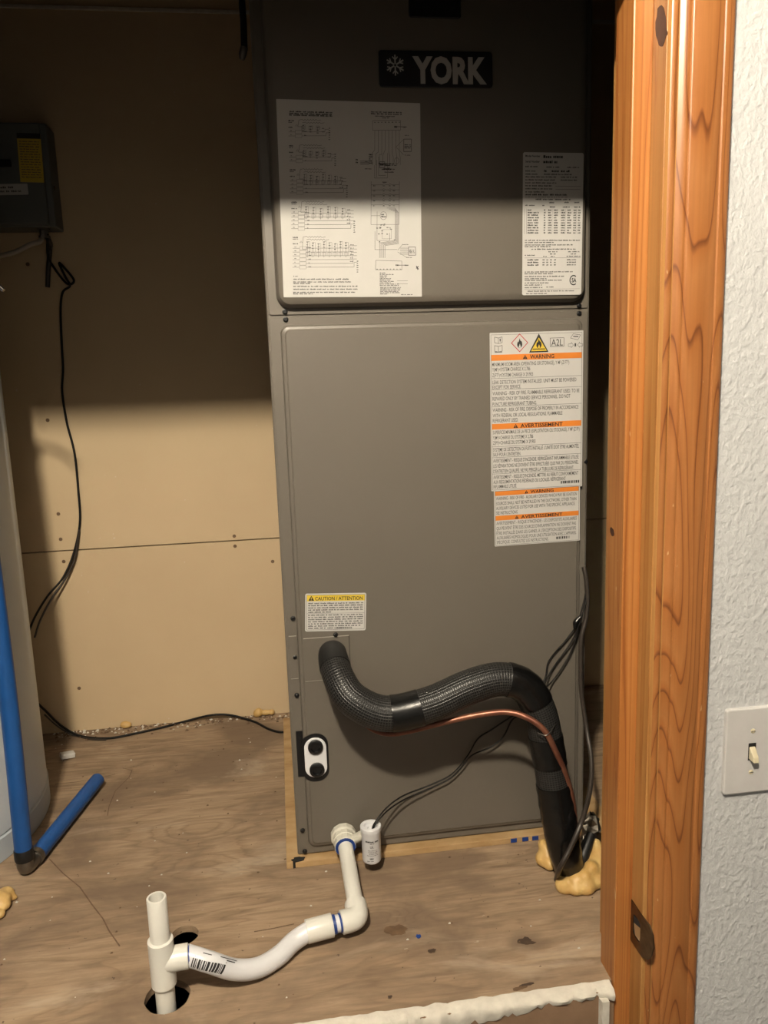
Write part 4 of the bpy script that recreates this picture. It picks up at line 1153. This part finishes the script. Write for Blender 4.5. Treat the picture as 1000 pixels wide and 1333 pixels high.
# relief valve and its blue discharge pipe
bp = at(33, 1126, z=.020)
vz = at(0, 372, y=bp.y).z
rv = thing('relief_valve', Vector((bp.x - .03, bp.y, vz)), 'metal relief valve with lever on the side of the water heater', 'valve')
MB().lathe([(.014, 0), (.014, .03), (.019, .031), (.019, .05), (.014, .052), (.014, .06)], Vector((bp.x, bp.y, vz - .03)), (0, 0, 1), 12).build('valve_body', 'brass', rv, smooth=35)
dv = (Vector((HC.x, HC.y, 0)) - Vector((bp.x, bp.y, 0))).normalized()
MB().tube([Vector((bp.x, bp.y, vz)), Vector((bp.x, bp.y, vz)) + dv * ((HC.xy - bp.xy).length - HR + .004)], .013, 14, smooth=False).build('valve_nipple', 'brass', rv, smooth=40)
lv0 = at(-20, 368, y=bp.y - .01); lv1 = at(5, 378, y=bp.y - .02)
MB().tube([Vector((bp.x, bp.y, vz + .028)), lv0 + Vector((0, 0, .012)), lv1], [.003, .005, .003], 8, 5).build('valve_lever', 'chrome', rv, smooth=60)

dpp = thing('discharge_pipe', Vector((bp.x, bp.y, 0)), 'blue sleeved discharge pipe beside the water heater with branch on the floor', 'pipe')
MB().tube([Vector((bp.x, bp.y, .050)), Vector((bp.x + .006, bp.y, .35)), Vector((bp.x + .004, bp.y, .7)), Vector((bp.x, bp.y, vz - .028))], .0155, 20, 6).build('blue_sleeve', 'blue_sleeve', dpp, smooth=50)
MB().lathe([(.0162, 0), (.0170, .003), (.0168, .020), (.0160, .022)], Vector((bp.x, bp.y, .032)), (0, 0, 1), 20).build('black_collar', 'black_rubber', dpp, smooth=40)
be = at(127, 1015, z=.019); b0 = Vector((bp.x + .004, bp.y - .004, .018)); dbr = (be - b0).normalized()
MB().tube([Vector((bp.x, bp.y, .040)), Vector((bp.x, bp.y - .001, .024)), Vector((bp.x + .001, bp.y, .016)) + dbr * .004, b0 + dbr * .032], [.0135, .0145, .0145, .0135], 16, 6).build('elbow', 'dull_steel', dpp, smooth=50)
MB().lathe([(.0158, 0), (.0158, .012)], b0 + dbr * .026, dbr, 18).build('clamp', 'dull_steel', dpp, smooth=40)
MB().tube([b0 + dbr * .036, b0 + dbr * .2, be], .0150, 20, 4).build('blue_branch', 'blue_sleeve', dpp, smooth=50)

# ================================================================== ELECTRICAL BOX
yb_ = .580
e0, e1 = at(70, 158, y=yb_), at(71, 294, y=yb_)
EX1 = e1.x; EZ0, EZ1 = e1.z, e0.z
eb = thing('electrical_box', Vector((EX1 - .11, YB, EZ0)), 'dark grey electrical disconnect box on the back wall with yellow sticker', 'electrical box')
box('box_body', (EX1 - .22, yb_ + .012, EZ0), (EX1, YB, EZ1), 'box_grey', eb, .003)
box('box_cover', (EX1 - .222, yb_, EZ0 + .004), (EX1 - .012, yb_ + .014, EZ1 - .002), 'box_grey', eb, .004)
sh = sheet_px((21.5, 173), (52.5, 174), (27, 237), yb_)
yl = label_body(sh, 'yellow_sticker', 'label_yellow', eb, .0006)
sh.rect('ink', 0, 0, sh.W, sh.H * .11)
for i in range(15): sh.greek('ink_mid', sh.W * .08, sh.W * .92, sh.H * (.18 + .052 * i), sh.H * .024, rg)
sh.flush(yl)
sh = sheet_px((-18, 240), (35.5, 239), (-18, 254.5), yb_)
wl2 = label_body(sh, 'white_sticker', 'label_white', eb, .002)
sh.greek('ink_mid', sh.W * .1, sh.W * .7, sh.H * .4, sh.H * .2, rg); sh.greek('ink_mid', sh.W * .1, sh.W * .85, sh.H * .75, sh.H * .18, rg); sh.flush(wl2)
q = at(-2, 213, y=yb_); box('latch', (q.x - .02, yb_ - .006, q.z - .008), (q.x + .028, yb_ + .001, q.z + .008), 'black_plastic', eb, .002)
q = at(73, 243, y=yb_ + .02); MB().lathe([(.004, 0), (.004, .003)], (EX1 - .001, yb_ + .03, q.z), (1, 0, 0), 10).build('screw', 'chrome', eb)
q = at(57, 300, y=.61); MB().lathe([(.014, 0), (.014, .004), (.010, .005), (.010, .016), (.013, .017), (.013, .022)], Vector((q.x, .61, EZ0 + .001)), (0, 0, -1), 10).build('cable_connector', 'dull_steel', eb, smooth=30)
qc = Vector((q.x, .61, EZ0 - .018))
cable('power_cable', [qc + Vector((-.004, 0, .004)), qc + Vector((-.008, -.01, -.012)), at(40, 318, y=.59), at(20, 328, y=.58), at(0, 333, y=.58), at(-30, 338, y=.58)], .0055, 'wire_white', 'pale sheathed power cable leaving the electrical box to the left')
cable('power_cable', [qc + Vector((.004, 0, .004)), qc + Vector((.006, .02, -.012)), at(65, 325, y=YB - .008), at(63, 350, y=YB - .008), at(62, 374, y=YB - .006)], .0055, 'wire_brown', 'brown sheathed cable stub hanging from the electrical box on the wall')

# ================================================================== LIGHT SWITCH
s0, s1 = at(948, 928, y=WY0), at(942, 1038, y=WY0)
sx0 = .5745; sz0, sz1 = .2975, .4215; sw_ = .078
ls_ = thing('light_switch', (sx0 + sw_ / 2, WY0, sz0), 'worn ivory toggle light switch plate on the white textured wall', 'light switch')
MB().prism(rrect(sx0, sx0 + sw_, sz0, sz1, .004, 4), lambda a, b, d: Vector((a, d, b)), WY0 + .002, WY0 - .0060).build('switch_plate', 'plate_ivory', ls_, .002)
tx, tz = at(981, 984, y=WY0 - .006).x, (sz0 + sz1) / 2 - .001
tx = sx0 + sw_ / 2
box('toggle_slot', (tx - .0055, WY0 - .0064, tz - .0125), (tx + .0055, WY0 - .003, tz + .0125), 'void', ls_)
MB().add([Vector((tx - .0045, WY0 - .005, tz + .009)), Vector((tx + .0045, WY0 - .005, tz + .009)), Vector((tx + .0045, WY0 - .005, tz - .010)), Vector((tx - .0045, WY0 - .005, tz - .010)),
          Vector((tx - .0038, WY0 - .016, tz - .004)), Vector((tx + .0038, WY0 - .016, tz - .004)), Vector((tx + .0038, WY0 - .0175, tz - .0115)), Vector((tx - .0038, WY0 - .0175, tz - .0115))],
         [(0, 1, 2, 3), (4, 5, 6, 7), (0, 1, 5, 4), (1, 2, 6, 5), (2, 3, 7, 6), (3, 0, 4, 7)]).build('toggle', 'toggle_ivory', ls_, .001)
for zz_ in (tz + .030, tz - .030):
    s_ = MB().lathe([(.0034, 0), (.0034, .0006), (.0022, .0014)], (tx, WY0 - .0058, zz_), (0, -1, 0), 14).build('screw', 'toggle_ivory', ls_, smooth=30)
    box('screw_slot', (tx - .0028, WY0 - .0075, zz_ - .0004), (tx + .0028, WY0 - .0068, zz_ + .0004), 'ink_mid', s_)

# ================================================================== SMALL DEBRIS
q = at(88, 984, z=.006)
mb = MB().box((-.016, -.010, -.006), (.016, .010, .006))
Rm = Matrix.Rotation(.5, 3, 'Z') @ Matrix.Rotation(.15, 3, 'Y')
mb.v = [Rm @ v + Vector((q.x, q.y, .0085)) for v in mb.v]
o = mb.build('drywall_scrap', 'scrap_white', None, .002); tag(o, 'broken white drywall scrap on the plywood near the water heater', 'debris')


def flat_patch(u, v, rx, ry, mat, tilt=0.0, n=16, jit=.25, th=.0008, name='stain', z=0.0):
    c = at(u, v, z=z)
    pts = blob_flat(c.x, c.y, rx, ry, n, tilt, jit)
    return MB().prism(pts, lambda a, b, d: Vector((a, b, d)), -.0005, th).build(name, mat, floor)


flat_patch(545, 1219, .0045, .004, 'primer_blue', name='primer_drip')
flat_patch(563, 1238, .006, .004, 'stain_dark'); flat_patch(686, 1226, .011, .008, 'stain_dark', jit=.4)
flat_patch(515, 1211, .017, .011, 'knot_brown'); flat_patch(508, 1298, .003, .003, 'stain_dark')
flat_patch(676, 1287, .011, .003, 'knot_brown', .15); flat_patch(686, 1282, .012, .0022, 'stain_dark', .1)
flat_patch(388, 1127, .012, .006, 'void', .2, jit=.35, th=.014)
for u, v in ((669, 1084), (684, 1082), (697, 1081)):
    p = at(u, v + 3, y=-.0205); box('primer_mark', (p.x - .006, -.0208, .002), (p.x + .006, -.019, .010), 'primer_blue', bb)
# cracks and score lines in the plywood
for cr, hw in ((((64, 1118), (82, 1137), (104, 1155), (120, 1178), (134, 1196), (142, 1212), (156, 1232)), .0011), (((72, 1021), (100, 1018), (128, 1013), (150, 1008)), .0010), (((331, 1213), (355, 1209), (383, 1203)), .0012), (((160, 1000), (172, 1003), (168, 1012), (150, 1030), (142, 1050), (140, 1062)), .0009)):
    pts = [at(u, v, z=.0) for u, v in cr]; mb = MB()
    for a, b in zip(pts, pts[1:]):
        n_ = Vector((-(b - a).y, (b - a).x, 0)).normalized() * hw; up = Vector((0, 0, .0004))
        mb.add([a + n_ + up, b + n_ + up, b - n_ + up, a - n_ + up], [(0, 1, 2, 3)])
    mb.build('crack', 'knot_brown', floor)
# crumbs of plaster and dirt swept against the back wall and lying about
rc = random.Random(21); crumbs = MB(); dark = MB()
for i in range(420):
    if i < 260:
        x = rc.uniform(-.62, 0.0); y = YB - abs(rc.gauss(0, .022)) - .002
    else:
        x = rc.uniform(-.6, .42); y = rc.uniform(-.34, .6)
        if x > -.03 and y > -.03: continue
    if (x - HC.x) ** 2 + (y - HC.y) ** 2 < (HR + .01) ** 2: continue
    if any((x - hx) ** 2 + (y - hy) ** 2 < (hr + .006) ** 2 for hx, hy, hr in HOLES): continue
    s_ = rc.uniform(.0008, .0026) if i >= 260 else rc.uniform(.001, .0045)
    tgt = crumbs if rc.random() < .4 else dark
    bmv = [Vector((x, y, s_ * .4)) + Vector(p) * s_ for p in ((-1, -.6, -.4), (.9, -.7, -.4), (1, .8, -.4), (-.8, .7, -.4), (rc.uniform(-.3, .3), rc.uniform(-.3, .3), .7))]
    tgt.add(bmv, [(3, 2, 1, 0), (0, 1, 4), (1, 2, 4), (2, 3, 4), (3, 0, 4)])
o = crumbs.build('plaster_crumbs', 'gypsum', None); tag(o, 'pale plaster crumbs scattered on the plywood floor', 'debris', None, 'stuff')
o = dark.build('dirt_crumbs', 'knot_brown', None); tag(o, 'brown dirt crumbs along the back wall foot', 'debris', None, 'stuff')
